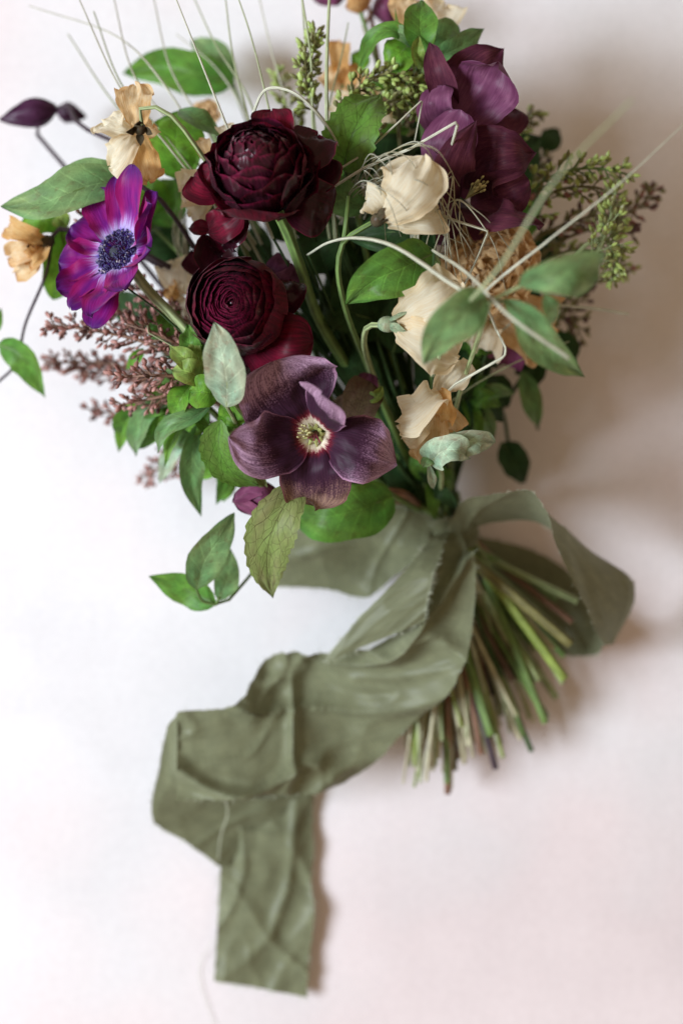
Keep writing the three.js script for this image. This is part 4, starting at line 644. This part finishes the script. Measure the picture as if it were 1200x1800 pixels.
{
  const t = bloom('rose_flower', 'blurred cream rose between green bud sprays and toothed leaf', 'rose', at(650, 200, 6.5), [
    [M.cream, 96, 'fan', [[655, 215, 6.4], [630, 205, 7.4], [608, 200, 7.4], [580, 198, 6.8]], { cup: 0.6 }], [M.cream, 96, 'fan', [[660, 215, 6.4], [672, 195, 7.4], [680, 175, 7.4], [690, 150, 6.8]], { cup: 0.6 }], [M.peach, 96, 'fan', [[655, 215, 6.4], [648, 190, 7.4], [640, 172, 7.4], [632, 148, 6.8]], { cup: 0.6 }], [M.peach, 90, 'fan', [[660, 222, 6.4], [665, 240, 7.2], [668, 255, 7], [670, 270, 6.4]], { cup: 0.6 }], [M.cream, 80, 'fan', [[660, 218, 6.6], [682, 220, 7.6], [698, 218, 7.4], [715, 212, 6.8]], { cup: 0.6 }]]);
  part('stem', stalk(down([at(656, 215, 6.4), ...pts([[690, 420, 5.6], [752, 760, 4.4]])]), 0.0016, 0.002, 30, 7), M.stemPale, t);
}
{
  const t = bloom('withered_bud', 'withered brown-peach flower standing out of focus behind the green bud sprays', 'bud', at(602, 140, 5.5), [
    [M.amber, 54, 'fan', [[602, 150, 5.4], [598, 125, 6], [596, 100, 6.2], [596, 72, 5.8]], { cup: 0.9, wave: 0.1 }], [M.amber, 60, 'fan', [[602, 150, 5.4], [620, 135, 6], [632, 122, 5.8]], { cup: 0.9, wave: 0.1 }], [M.peach, 60, 'fan', [[602, 150, 5.4], [582, 140, 6], [572, 125, 5.8]], { cup: 0.9, wave: 0.1 }], [M.bright, 36, 'ovate', [[620, 120, 5.6], [632, 105, 6], [642, 85, 5.6]], {}]]);
  part('stem', stalk(down([at(602, 150, 5.4), ...pts([[640, 400, 5], [745, 780, 4.4]])]), 0.0013, 0.0018, 30, 7), M.stem, t);
}
{
  const t = bloom('sweet_pea_flower', 'cream frilled petals behind the leaf tuft at the bouquet crown', 'sweet pea', at(750, 45, 8), [
    [M.cream, 96, 'fan', [[745, 60, 8], [765, 45, 8.8], [775, 30, 8.8], [782, 8, 8]], { cup: 0.4, wave: 0.08 }], [M.peach, 100, 'fan', [[740, 60, 8], [725, 40, 8.6], [720, 25, 8.6], [722, -5, 8]], { cup: 0.4, wave: 0.08 }], [M.cream, 60, 'fan', [[735, 65, 8], [712, 55, 8.4], [698, 50, 8]], { cup: 0.5 }]]);
  part('stem', stalk(down([at(745, 60, 8), ...pts([[750, 300, 7.4], [765, 760, 4.6]])]), 0.0014, 0.0018, 34, 7), M.stem, t);
}
// closed buds
function budShape(p, q, r, n = 5, full = false) {                    // overlapping pointed petals closed round an axis
  const d = q.clone().sub(p), L = d.length(), m = aim(p, d), out = [];
  for (let i = 0; i < n; i++) { const a = i / n * 6.283, e = V(Math.cos(a), 0, Math.sin(a)); out.push(blade({ path: [e.clone().multiplyScalar(r * 0.3), e.clone().multiplyScalar(r).add(V(0, L * 0.32, 0)), e.clone().multiplyScalar(r * 0.6).add(V(0, L * 0.66, 0)), V(e.x * r * 0.02, L * rr(0.97, 1.02), e.z * r * 0.02)], w: r * 2.5, profile: full ? 'strap' : 'ovate', edge: 0.04, tipCurl: 0, sideCurl: 0, cup: -1.05, up: e.clone(), nu: 8, nv: 14 }).applyMatrix4(m)); }
  return out;
}
function bud(label, p, q, r, mat, stemList, stemMatl, tied, n) {
  const t = thing('flower_bud', label, 'bud', p);
  for (const g of budShape(p, q, r, n, mat === M.pinkBud)) part('petal', g, mat, t);
  const P = pts(stemList); part('stem', stalk(tied ? down([p, ...P], tied) : [p, ...P], 0.0011, 0.0017, 40, 7), stemMatl, t);
  return t;
}
bud('larger dark violet pointed bud on a crooked stalk over bare board', at(100, 190, 5), at(0, 211, 5), 0.0068, M.darkBud, [[112, 178, 5.4], [122, 190, 5.6], [135, 215, 5.8], [180, 240, 6.6], [280, 285, 8], [320, 325, 8.4], [520, 640, 6.6], [720, 870, 4.4]], M.stemPlum, 'thick', 6);
bud('second dark violet bud lying low behind the pointed one', at(100, 193, 2.6), at(152, 206, 2.2), 0.005, M.darkBud, [[92, 190, 2.8], [60, 220, 3], [90, 265, 3.4], [125, 305, 4], [200, 400, 5], [520, 760, 4.6]], M.stemPlum, 'thin', 5);
bud('plump rose-pink bud under the plum hellebore beside the toothed leaf', at(492, 872, 11), at(409, 882, 11), 0.0078, M.pinkBud, [[520, 868, 10.6], [600, 866, 8.4], [710, 885, 4.8]], M.stemRed, 'thick', 4);
bud('wine-red bud beside cream petals at the bouquet crown', at(655, 20, 4), at(722, 6, 4), 0.008, M.pinkBud, [[640, 40, 4.2], [665, 120, 4.8], [720, 400, 5], [760, 780, 4.4]], M.stemRed, 'thin', 5);
bud('pale pink bud peeking in behind the tall grass awns', at(610, -18, 3.4), at(545, -8, 3.4), 0.007, M.pinkBud, [[640, -5, 3.6], [660, 80, 4.2], [700, 360, 4.8], [755, 780, 4.4]], M.stemRed, 'thin', 5);
bud('tan seed-head bud on a thin stalk above the withered flower', at(634, 22, 5), at(622, -22, 5), 0.0062, M.amber, [[640, 45, 5], [655, 80, 5], [700, 360, 5], [758, 780, 4.4]], M.stem, 'thin', 5);

// ---------------------------------------------------------------- bud sprays
const budGeo = new THREE.SphereGeometry(1, 7, 6); { const p = budGeo.attributes.position; for (let i = 0; i < p.count; i++) { const y = p.getY(i), k = y > 0 ? 1 - 0.45 * y * y : 1 - 0.25 * y * y, a = Math.atan2(p.getZ(i), p.getX(i)), s = k * (1 + 0.1 * Math.cos(a * 4)); p.setXYZ(i, p.getX(i) * s * 0.52, y, p.getZ(i) * s * 0.52); } budGeo.computeVertexNormals(); }
function spray(label, group, main, o) {
  const list = pts(main), t = thing('bud_spray', label, 'bud spray', list[list.length - 1], group);
  part('stem', stalk(list, o.r0 ?? 0.0013, 0.0005, 40, 6), o.stem, t);
  if (o.tied) foot(t, list[0], list[1], o.tied, 0.0013);
  const c = curve(list), n = Math.round(o.n * (o.mats === BROWN ? 1.5 : 1.5)), twigs = [];
  for (let i = 0; i < n; i++) {
    const f = lerp(o.from, 0.99, i / (n - 1)), p = c.getPointAt(f), T = c.getTangentAt(f), a = i * 2.39996 + rr(-0.4, 0.4);
    const S = T.clone().cross(V(0.2, 1, 0.1)).normalize(), U = S.clone().cross(T), out = S.multiplyScalar(Math.cos(a)).addScaledVector(U, Math.sin(a)).normalize();
    const len = o.len * lerp(1, 0.35, (f - o.from) / (1 - o.from)) * rr(0.7, 1.25), e = p.clone().addScaledVector(out, len * 0.8).addScaledVector(T, len * 0.62), mid = p.clone().lerp(e, 0.5).addScaledVector(out, len * 0.1);
    twigs.push(stalk([p, mid, e], 0.00045, 0.0003, 5, 4));
    const cluster = o.cluster ?? 3;
    for (let k = 0; k < cluster; k++) {
      const s = k === 0 ? 1 : rr(0.25, 0.85), q = p.clone().lerp(e, s), dir = (k === 0 ? e.clone().sub(p) : out.clone().multiplyScalar(rr(0.4, 1)).addScaledVector(T, rr(0.3, 1)).add(V(rr(-0.6, 0.6), rr(-0.6, 0.6), rr(-0.6, 0.6)))).normalize();
      const size = o.size * rr(0.75, 1.2), base = q.clone().addScaledVector(dir, k ? size * 1.4 : 0), b = new THREE.Mesh(budGeo, o.mats[Math.floor(rnd() * o.mats.length)]);
      if (k) twigs.push(stalk([q, base], 0.00035, 0.00028, 2, 4));
      b.name = 'bud'; b.castShadow = b.receiveShadow = true; b.position.copy(base).addScaledVector(dir, size * 0.7).sub(t.position); b.quaternion.setFromUnitVectors(V(0, 1, 0), dir); b.scale.set(size * rr(0.75, 1.35), size * rr(0.8, 1.25), size * rr(0.75, 1.35)); t.add(b);
    }
  }
  part('twigs', mergeGeometries(twigs), o.stem, t, 'stuff');
}
const BROWN = [M.budBrown, M.budRust, M.budRust, M.budBrown, M.budDark], br = (x) => ({ stem: M.stemRed, mats: BROWN, from: 0.3, n: 24, len: 0.0098, size: 0.00155, cluster: 4, tied: 'thin', ...x });
const GB = 'brown bud sprays beside the anemone';
spray('brown bud spray reaching furthest out over the board beneath the anemone petals', GB, [[400, 700, 9], [330, 640, 10], [250, 600, 10.4], [170, 582, 10], [82, 570, 9.4]], br({ n: 30 }));
spray('rust bud spray ending above the lance leaves, its tip in sharp focus', GB, [[420, 700, 10], [340, 665, 11.8], [280, 660, 12.4], [205, 662, 12]], br({ n: 22, from: 0.25 }));
spray('rust bud spray just under the sharpest one, drooping onto the lance leaves', GB, [[410, 720, 9.6], [330, 690, 10.6], [270, 700, 10.8], [212, 712, 10]], br({ n: 20, from: 0.25 }));
spray('short dark bud spray crossing behind the anemone stalk', GB, [[380, 660, 10.4], [320, 610, 11.4], [270, 585, 11.8], [222, 570, 11.4]], br({ n: 16, from: 0.2 }));
spray('soft brown bud spray, out of focus, at mid height under the sharp sprays', GB, [[400, 720, 6.4], [300, 670, 6.6], [190, 640, 6], [78, 636, 5]], br({ n: 26 }));
spray('blurred brown bud spray drooping toward the table under the others', GB, [[400, 740, 5.4], [300, 690, 5.4], [220, 660, 5], [130, 650, 4]], br({ n: 24 }));
spray('brown bud spray filling the gap behind the anemone stalk', GB, [[420, 640, 8], [340, 580, 8.8], [280, 530, 9], [235, 500, 8.6]], br({ n: 26, from: 0.2 }));
spray('brown bud spray densest, right beneath the anemone bloom', GB, [[420, 680, 8], [330, 610, 9], [240, 560, 9.2], [180, 548, 8.8]], br({ n: 28, from: 0.25 }));
spray('blurred brown spray hanging past the lowest lance leaves', GB, [[420, 770, 5], [340, 790, 4.4], [290, 815, 3.6], [258, 838, 2.8]], br({ n: 12, from: 0.5 }));
spray('blurred brown spray behind the two lowest rust ones', GB, [[420, 760, 6], [320, 730, 6], [230, 730, 5], [160, 720, 4]], br({ n: 22, from: 0.3 }));
spray('small dark bud spray behind the long soft green leaf', GB, [[300, 470, 8], [210, 430, 9], [170, 400, 9.4], [150, 385, 9.2]], br({ n: 8, from: 0.6, tied: 'thin' }));
const GREEN = [M.budGreen, M.budGreen, M.budOlive], MIXED = [M.budGreen, M.budGreen, M.budOlive, M.budBrown], gr = (x) => ({ stem: M.stemOlive, mats: MIXED, from: 0.45, n: 18, len: 0.0092, size: 0.00178, cluster: 4, tied: 'thin', ...x });
const GR = 'green and brown bud sprays arching to the shaded side';
spray('green bud spray arching highest toward the shaded side over a grass awn', GR, [[800, 560, 8], [880, 420, 8.6], [940, 330, 9.4], [990, 302, 10], [1050, 296, 10.2], [1098, 305, 9.8]], gr({ mats: GREEN, stem: M.stem, n: 22, from: 0.55 }));
spray('green bud spray just under the highest arch, bending over', GR, [[820, 580, 7.6], [900, 430, 8.2], [960, 345, 9], [1020, 328, 9.4], [1070, 340, 9], [1092, 395, 8.4]], gr({ n: 20, from: 0.5 }));
spray('pale green fleshy spray standing upright beyond the blurred square leaf', GR, [[1000, 500, 10], [1045, 450, 10.6], [1068, 400, 10.8], [1080, 340, 10.4]], gr({ mats: GREEN, stem: M.stemPale, n: 14, from: 0.3, r0: 0.0015, tied: null }));
spray('drooping pale spray off the upright fleshy one', GR, [[1000, 470, 9.6], [1030, 430, 10.2], [1062, 420, 10.4], [1085, 450, 10], [1075, 490, 9.4]], gr({ mats: GREEN, stem: M.stemPale, n: 14, from: 0.4, tied: null }));
spray('dark bud spray reaching furthest to the shaded side', GR, [[850, 600, 6], [960, 440, 6.6], [1070, 390, 6.8], [1120, 365, 6.4], [1150, 332, 5.8]], gr({ mats: [M.budDark, M.budOlive, M.budBrown], n: 14, from: 0.72 }));
spray('dark brown bud spray in the middle of the shaded cluster', GR, [[840, 580, 6.4], [930, 430, 7], [1000, 392, 7.4], [1060, 380, 7.2], [1110, 410, 6.6]], gr({ mats: [M.budDark, M.budOlive, M.budBrown], n: 20, from: 0.5 }));
spray('olive bud spray dangling lowest on the shaded side', GR, [[850, 620, 5.6], [930, 480, 6], [1010, 440, 6.2], [1070, 455, 5.8], [1105, 480, 5]], gr({ n: 16, from: 0.5 }));
spray('dark twig with few buds below the blurred square leaf', GR, [[860, 640, 4.6], [940, 600, 4.8], [1000, 540, 4.8], [1040, 490, 4.4]], gr({ mats: [M.budDark, M.budOlive], n: 12, from: 0.6 }));
spray('sparse twig drooping under the blush rose', GR, [[860, 620, 5], [960, 560, 5.2], [1000, 560, 5], [1020, 590, 4.4]], gr({ mats: [M.budDark, M.budOlive], n: 8, from: 0.55 }));
spray('dark bud spray behind the mauve hellebores', GR, [[840, 420, 6], [890, 300, 6.4], [900, 240, 6.2], [940, 200, 5.4]], gr({ mats: [M.budDark, M.budOlive, M.budGreen], n: 18, from: 0.45 }));
spray('dark bud spray low under the hellebore petals on the shaded side', GR, [[840, 440, 5.4], [900, 350, 5.6], [935, 300, 5.2], [960, 290, 4.6]], gr({ mats: [M.budDark, M.budOlive], n: 12, from: 0.5 }));
const GT = 'green bud sprays at the bouquet crown';
spray('green bud spray standing upright beside the tall grass stalk', GT, [[620, 330, 9.6], [580, 230, 10.6], [546, 180, 11], [538, 120, 11], [553, 58, 10.6]], gr({ mats: GREEN, n: 24, from: 0.5, len: 0.0062 }));
spray('green bud spray arching toward the leaf tuft', GT, [[630, 320, 9.4], [598, 220, 10.6], [625, 160, 11.2], [680, 130, 11.4], [735, 150, 11]], gr({ mats: GREEN, n: 22, from: 0.4, len: 0.006 }));
spray('green bud spray in front of the blurred cream rose', GT, [[690, 360, 9.4], [650, 250, 10.2], [660, 195, 10.8], [710, 175, 11], [748, 200, 10.6]], gr({ mats: GREEN, n: 20, from: 0.45, len: 0.006 }));
spray('olive bud spray hanging beside the upper mauve hellebore', GT, [[720, 360, 8.8], [700, 220, 9.6], [712, 140, 10.4], [742, 130, 10.6], [752, 178, 10.2]], gr({ n: 18, from: 0.45, len: 0.0065 }));
spray('short blurred green spray behind the grass plumes', GT, [[600, 330, 6], [530, 240, 6.4], [505, 190, 6.4], [490, 130, 6]], gr({ mats: GREEN, n: 14, from: 0.5, len: 0.006 }));

// ---------------------------------------------------------------- grass awns and bent straws
const GA = 'thin grass awns fanned across the bouquet';
function grass(label, list, r0, r1, mat, tied = 'thin', group = GA) {
  const p = pts(list); p.kinked = /kinked|angular|crossing from|bent at/.test(label); const t = thing('grass_awn', label, 'grass', p[0], group);
  part('blade', stalk(p, r0, r1, 60, 4), mat, t);
  if (tied) foot(t, p[0], p[1], tied, 0.0007);
}
const awnsA = [[[470, 480, 9], [375, 300, 9], [300, 165, 9], [215, 70, 8], [52, 10, 6.6]], [[440, 440, 10], [290, 250, 10.6], [215, 160, 11], [140, 0, 10.6]], [[430, 420, 10], [300, 250, 10], [215, 150, 9.6], [165, 20, 9]], [[450, 430, 9], [300, 220, 9], [235, 130, 8.6], [200, -4, 8]], [[460, 430, 8], [370, 240, 8], [300, 120, 7.4], [270, -4, 7]], [[480, 420, 12], [400, 225, 13], [350, 100, 13.4], [308, -6, 13]], [[500, 420, 9], [440, 220, 9.6], [410, 100, 9.6], [396, -6, 9]], [[520, 420, 11], [470, 180, 12], [440, 60, 12], [418, -6, 11.6]], [[500, 400, 8], [440, 180, 8], [380, 80, 7.6], [340, -6, 7]], [[540, 400, 10], [555, 250, 10.4], [540, 120, 10.4], [530, -6, 10]], [[500, 400, 6], [430, 200, 6], [380, 120, 5.4], [310, 60, 5]], [[545, 420, 7], [520, 240, 7], [480, 100, 6.6], [455, -6, 6]], [[410, 450, 8], [330, 320, 8], [200, 180, 7], [120, 60, 6]], [[550, 420, 9], [575, 200, 9.4], [600, 100, 9], [612, 40, 8.6]]];
for (const a of awnsA) grass('fine pale awn fanning out past the tall ranunculus over the low leaf pair', a, 0.0007, 0.0003, rnd() < 0.5 ? M.silver : M.strawGreen);
grass('thick straight straw rising vertically through the crown', [[590, 420, 11], [576, 250, 12], [574, 120, 12.4], [579, -8, 12]], 0.0011, 0.0007, M.strawGreen);
grass('straw stalk standing beside the upright green bud spray', [[580, 420, 10], [552, 250, 11], [546, 100, 11.4], [530, -8, 11]], 0.0008, 0.0005, M.strawGreen);
grass('long silver awn shooting out straight over the shaded side', [[770, 640, 14], [845, 520, 18], [960, 425, 19.6], [1080, 330, 20], [1210, 210, 19.6]], 0.0009, 0.0003, M.silver);
grass('blurred broad awn crossing the long silver one', [[760, 660, 13], [800, 560, 20], [880, 465, 24.5], [980, 310, 26.5], [1110, 175, 27]], 0.0012, 0.0004, M.strawGreen);
grass('arched white grass blade running from the cream hood to the soft leaf', [[540, 448, 12], [580, 425, 14.4], [625, 418, 15.8], [690, 432, 17.4], [780, 490, 19], [830, 525, 19.6], [840, 560, 17]], 0.00055, 0.001, M.silver);
grass('kinked straw bent sharply beside the frilly peach flower', [[740, 735, 11], [800, 675, 14.4], [862, 640, 16], [886, 626, 16.2], [888, 612, 16.2], [872, 580, 16], [858, 545, 17]], 0.0009, 0.0005, M.silver);
grass('kinked straw making a square corner over the mauve hellebores', [[560, 345, 12], [640, 295, 14], [720, 262, 15], [801, 215, 16], [804, 218, 16], [792, 262, 15], [786, 300, 13]], 0.0008, 0.0006, M.silver);
grass('straw crossing from the tall ranunculus to the olive bud spray', [[560, 320, 12], [640, 270, 13.6], [700, 215, 14], [742, 176, 13.6], [728, 250, 13]], 0.0006, 0.0004, M.silver);
grass('bent awn making an arch over the tall ranunculus top', [[445, 200, 13], [460, 165, 13.6], [476, 154, 14], [520, 165, 14.6], [570, 215, 14.4], [612, 290, 12]], 0.0007, 0.0005, M.silver);
grass('slim straw tip poking out straight on the shaded side', [[860, 600, 9], [940, 540, 9], [1020, 540, 8.6], [1104, 552, 8]], 0.0006, 0.0008, M.silver);
grass('angular straw folded beneath the hellebore over the carnation', [[760, 372, 14], [800, 388, 14.4], [856, 406, 14.8], [857, 409, 14.8], [840, 450, 14], [812, 510, 12]], 0.0006, 0.0005, M.silver);
grass('thin straw slanting below the blush rose', [[740, 760, 8], [800, 700, 9], [900, 640, 9], [1000, 600, 8.6]], 0.0005, 0.0003, M.strawGreen);
grass('long pale blade passing in front of the slender soft leaf', [[760, 440, 16], [820, 480, 19], [900, 560, 22], [1000, 630, 22]], 0.0007, 0.0008, M.silver);
grass('dark thin stalk crossing below the anemone', [[440, 640, 10.5], [330, 590, 12], [270, 540, 12.6], [215, 500, 12.4]], 0.0007, 0.0004, M.stemDark);
grass('thin stalk bent at the anemone collar', [[420, 700, 10.5], [350, 640, 12.6], [310, 612, 13], [262, 585, 13], [260, 572, 12.8]], 0.0006, 0.0004, M.strawGreen);
const GP = 'curved strands of one grass plume';
for (let i = 0; i < 22; i++) {
  const k = rnd(), x0 = 600 + rr(-10, 40), top = rr(250, 330), x1 = lerp(630, 720, k) + rr(-15, 15), x2 = x1 + rr(20, 110);
  grass('hair-thin pale grass strand arching out beside the cream hooded sweet pea', [[x0, 375 + rr(-20, 20), 10], [lerp(x0, x1, 0.5) + rr(-8, 8), lerp(375, top, 0.75), 13 + rr(-1, 1)], [x1, top, 15 + rr(-1.4, 1.6)], [lerp(x1, x2, 0.6), top + rr(-10, 40), 16 + rr(-1.2, 1.6)], [x2, top + rr(20, 120), 14.5 + rr(-2, 1.5)]], rr(0.0003, 0.00042), 0.00016, i % 3 ? M.silver : M.straw, null, GP);
}
for (let i = 0; i < 12; i++) { const x = 745 + rr(-10, 50), e = x + rr(10, 90); grass('hair-thin straw strand falling over the tan carnation below the hellebores', [[735 + rr(-14, 14), 520, 9.5], [x - 10 + rr(-10, 10), 430 + rr(-30, 20), 13], [x + rr(0, 30), 300 + rr(-10, 60), 15 + rr(-0.8, 0.8)], [lerp(x, e, 0.6) + rr(0, 20), 370 + rr(-20, 50), 14.6], [e + rr(-5, 40), 470 + rr(-50, 80), 12 + rr(-1, 1)]], rr(0.00034, 0.0005), 0.0002, i % 2 ? M.silver : M.straw, null, GP); }
for (let i = 0; i < 16; i++) grass('hair-thin beard strand of the blurred plume between anemone and ranunculus', [[330 + rr(-10, 10), 470 + rr(-10, 10), 7], [320 + rr(-16, 10), 420 + rr(-10, 10), 7.6], [300 + rr(-20, 30), 350 + rr(-30, 20), 7 + rr(-0.6, 0.6)]], 0.0003, 0.00015, M.straw, null, GP);

// ---------------------------------------------------------------- spare cut stalks of the bundle
const GS = 'cut stalks below the ribbon knot';
{
  const mats = [M.stemLime, M.stem, M.stemOlive, M.straw, M.strawGreen, M.stemPale, M.stemRed, M.stemBrown, M.stem, M.stemBrown];
  for (const [x, y, h, r, k] of [[992, 1193, 4.6, 2.7, 0], [945, 1196, 3.4, 3.2, 5], [1003, 1132, 5, 3.0, 2], [958, 1270, 3.6, 2.2, 1], [863, 1292, 3.6, 2.8, 8], [972, 1140, 4, 1.6, 3], [806, 1332, 2.2, 2.6, 7], [900, 1195, 3, 2.2, 9]]) {
    const p = slot(), e = at(x, y, h), t = thing('cut_stalk', ['lime cut stalk with a reddened tip, longest beside the ribbon loop', 'deep green cut stalk among the straws', 'mottled olive-brown woody stalk under the ribbon loop', 'straw-coloured stalk beside the mottled woody one', '', 'thick pale green cut stalk behind the lime one', '', 'dark brown cut stalk lowest in the shade of the bundle', 'short thick bright green cut stalk between straws', 'dark brown stalk behind the thick pale green one'][k], 'stalk', p, GS);
    part('stem', stalk([p.clone().addScaledVector(DIR, -0.012), p, p.clone().lerp(e, 0.5).add(V(0, 0.003, 0)), e], r / 1000, r / 1150, 24, 9, 0.1), mats[k], t);
  }
  for (let i = 0; i < 46; i++) {
    const p = slot(), e = at(lerp(715, 925, rnd()), 0, 3), k = Math.pow(rnd(), 1.4), x = lerp(708, 930, k), y = lerp(1322, 1285, k) + (k < 0.45 ? rr(-30, 66) : rr(-50, 45)), q = at(x, y, rr(2.0, 3.8)), t = thing('cut_stalk', 'thin pale stalk cut off among the others at the bundle end', 'stalk', p, GS);
    part('stem', stalk([p.clone().addScaledVector(DIR, -0.012), p, p.clone().lerp(q, rr(0.4, 0.65)).add(V(rr(-1, 1) * 0.004, rr(0, 0.004), rr(-1, 1) * 0.003)), q], rr(0.7, 1.4) / 1000, rr(0.5, 1.1) / 1000, 20, 6, 0.18), [M.straw, M.strawGreen, M.straw, M.stemPale, M.silver, M.strawGreen, M.stemLime][i % 7], t);
  }
}

// ---------------------------------------------------------------- the ribbon
{
  const t = thing('silk_ribbon', 'wide sage green silk ribbon tied round the stalks with a loop and long tail', 'ribbon', TIE.clone().add(V(0, -0.015, 0)));
  // the band round the bundle
  const ringA = [], ringB = [];
  for (let i = 0; i <= 28; i++) { const a = i / 28 * 6.283, r = 0.0155 + 0.0012 * Math.sin(a * 5), d = E1.clone().multiplyScalar(Math.cos(a)).addScaledVector(E2, Math.sin(a)); ringA.push(TIE.clone().addScaledVector(d, r * 0.94).addScaledVector(DIR, -0.002)); ringB.push(TIE.clone().addScaledVector(d, r).addScaledVector(DIR, 0.016)); }
// a length of the ribbon with the loose threads of its raw edges
  const piece = (name, g, fringe = 170) => {
    const rim = g.userData.rim, gs = [];
    for (let i = 0; i < fringe; i++) { const side = rim[i % 2], [p, d] = side[Math.floor(rr(0.08, 1) * (side.length - 1))], l = rr(0.0006, 0.002), q = p.clone().addScaledVector(d, l).add(V(rr(-1, 1) * l * 0.7, rr(-0.3, 0.3) * l, rr(-1, 1) * l * 0.7)); q.y = Math.max(q.y, 0.0008); gs.push(stalk([p.clone().addScaledVector(d, -0.0006), p, q], 0.00013, 0.00008, 3, 3)); }
    const m = part(name, g, M.ribbon, t); part('fringe', mergeGeometries(gs), M.thread, m, 'stuff'); return m;
  };
  piece('band', cloth(ringA, ringB, { crease: 0.003, seed: 2, nv: 120, freq: 1.8 }));
  piece('knot', cloth(pts([[752, 930, 3.8], [768, 922, 4.6], [790, 924, 5.0], [812, 940, 4.6], [824, 960, 3.6]]), pts([[756, 958, 4.0], [772, 946, 5.0], [792, 948, 5.4], [808, 960, 4.8], [814, 976, 3.8]]), { crease: 0.004, seed: 4, nv: 60, nu: 30, freq: 3 }));
  piece('long_tail', cloth(pts([[776, 936, 5.6], [764, 1000, 6.9], [742, 1062, 6.6], [680, 1118, 5.4], [590, 1140, 4.8], [525, 1137, 4.4], [468, 1158, 4.4], [405, 1236, 5.0], [312, 1250, 5.4]]), pts([[806, 934, 5.6], [834, 985, 6.6], [826, 1080, 6.0], [800, 1190, 5.4], [722, 1274, 4.2], [632, 1354, 3.0], [546, 1386, 3.4], [430, 1394, 4.8], [310, 1406, 5.2]]), { crease: 0.014, seed: 11, nu: 44, nv: 150 }));
  piece('short_tail', cloth(pts([[770, 938, 5.8], [712, 1008, 7.2], [628, 1090, 6.8], [568, 1164, 6.2]]), pts([[788, 938, 6.0], [764, 1010, 7.9], [752, 1052, 7.8], [746, 1092, 7.6]]), { crease: 0.003, seed: 15, nv: 60, nu: 30 }));
  piece('tail_turn', cloth(pts([[312, 1252, 5.3], [288, 1330, 4.2], [269, 1437, 2.4], [330, 1478, 1.4], [390, 1522, 0.6]]), pts([[312, 1404, 5.1], [335, 1402, 3.6], [380, 1400, 2.2], [450, 1398, 1.2], [540, 1390, 0.7]]), { crease: 0.004, seed: 19, nv: 70 }));
  piece('tail_end', cloth(pts([[398, 1392, 0.8], [390, 1460, 0.7], [387, 1530, 0.6], [382, 1630, 0.5], [377, 1722, 0.5]]), pts([[552, 1372, 0.8], [548, 1440, 0.4], [551, 1492, 0.55], [546, 1548, 0.3], [552, 1598, 0.55], [544, 1672, 0.3], [539, 1752, 0.6]]), { crease: 0.006, seed: 23, nu: 34, nv: 90 }));
  piece('rear_loop', cloth(pts([[772, 912, 4.6], [690, 890, 4.9], [560, 918, 4.6], [478, 938, 3.4]]), pts([[770, 948, 4.8], [695, 1012, 4.2], [640, 1048, 3.4], [570, 1036, 2.8], [480, 1030, 2.2]]), { crease: 0.004, seed: 27, nv: 70, nu: 30, freq: 1.3 }));
  piece('rear_loop_return', cloth(pts([[478, 938, 3.4], [466, 935, 2.6], [500, 940, 1.2], [700, 930, 2]]), pts([[480, 1030, 2.2], [470, 1028, 1.4], [510, 1022, 0.5], [730, 990, 1.6]]), { crease: 0.002, seed: 29, nv: 40 }));
  piece('open_loop', cloth(pts([[784, 930, 5.6], [812, 880, 8.0], [870, 864, 9.8], [930, 860, 10.2], [956, 892, 9.4], [972, 945, 9.2], [1005, 1020, 8.4], [1040, 1090, 7.2], [1060, 1134, 6.0]]), pts([[796, 944, 5.2], [830, 925, 4.6], [880, 916, 4.4], [935, 917, 4.6], [985, 940, 5.2], [1060, 985, 4.8], [1112, 1022, 4.4], [1112, 1062, 3.8], [1078, 1128, 3.0]]), { crease: 0.0022, seed: 33, nv: 110, nu: 26 }));
  piece('loop_return', cloth(pts([[1060, 1134, 5.4], [1046, 1150, 2.6], [990, 1150, 0.8], [915, 1110, 0.6], [828, 1048, 0.9]]), pts([[1078, 1128, 3.0], [1062, 1080, 1.4], [1004, 1010, 0.6], [935, 968, 0.5], [828, 940, 1.5]]), { crease: 0.002, seed: 37, nv: 70 }));
  part('loose_thread', stalk(pts([[395, 1398, 4.6], [400, 1430, 3.2], [388, 1470, 2.0], [384, 1515, 1.0]]), 0.0003, 0.0003, 20, 4), M.thread, t);
  part('loose_thread', stalk(pts([[376, 1650, 0.6], [352, 1690, 0.2], [350, 1720, 0.15], [372, 1790, 0.15], [380, 1810, 0.15]]), 0.00014, 0.00012, 24, 4), M.thread, t);
  // frayed threads along the cut edges
  const fr = [];
  const fray = (A, B, n, len) => { const c = curve(pts([A, B])); for (let i = 0; i < n; i++) { const p = c.getPointAt(rnd()), q = p.clone().add(V(rr(-1, 1) * len * 0.5, rr(-0.2, 0.4) * len, rr(0.3, 1) * len)); q.y = Math.max(q.y, 0.0008); fr.push(stalk([p, p.clone().lerp(q, 0.5).add(V(rr(-1, 1) * len * 0.15, 0, 0)), q], 0.00012, 0.00008, 4, 3)); } };
  fray([377, 1722, 0.4], [539, 1752, 0.6], 60, 0.003); fray([568, 1164, 6.2], [746, 1092, 7.6], 70, 0.0025);
  part('frayed_threads', mergeGeometries(fr), M.thread, t, 'stuff');
}

renderer.render(scene, camera);
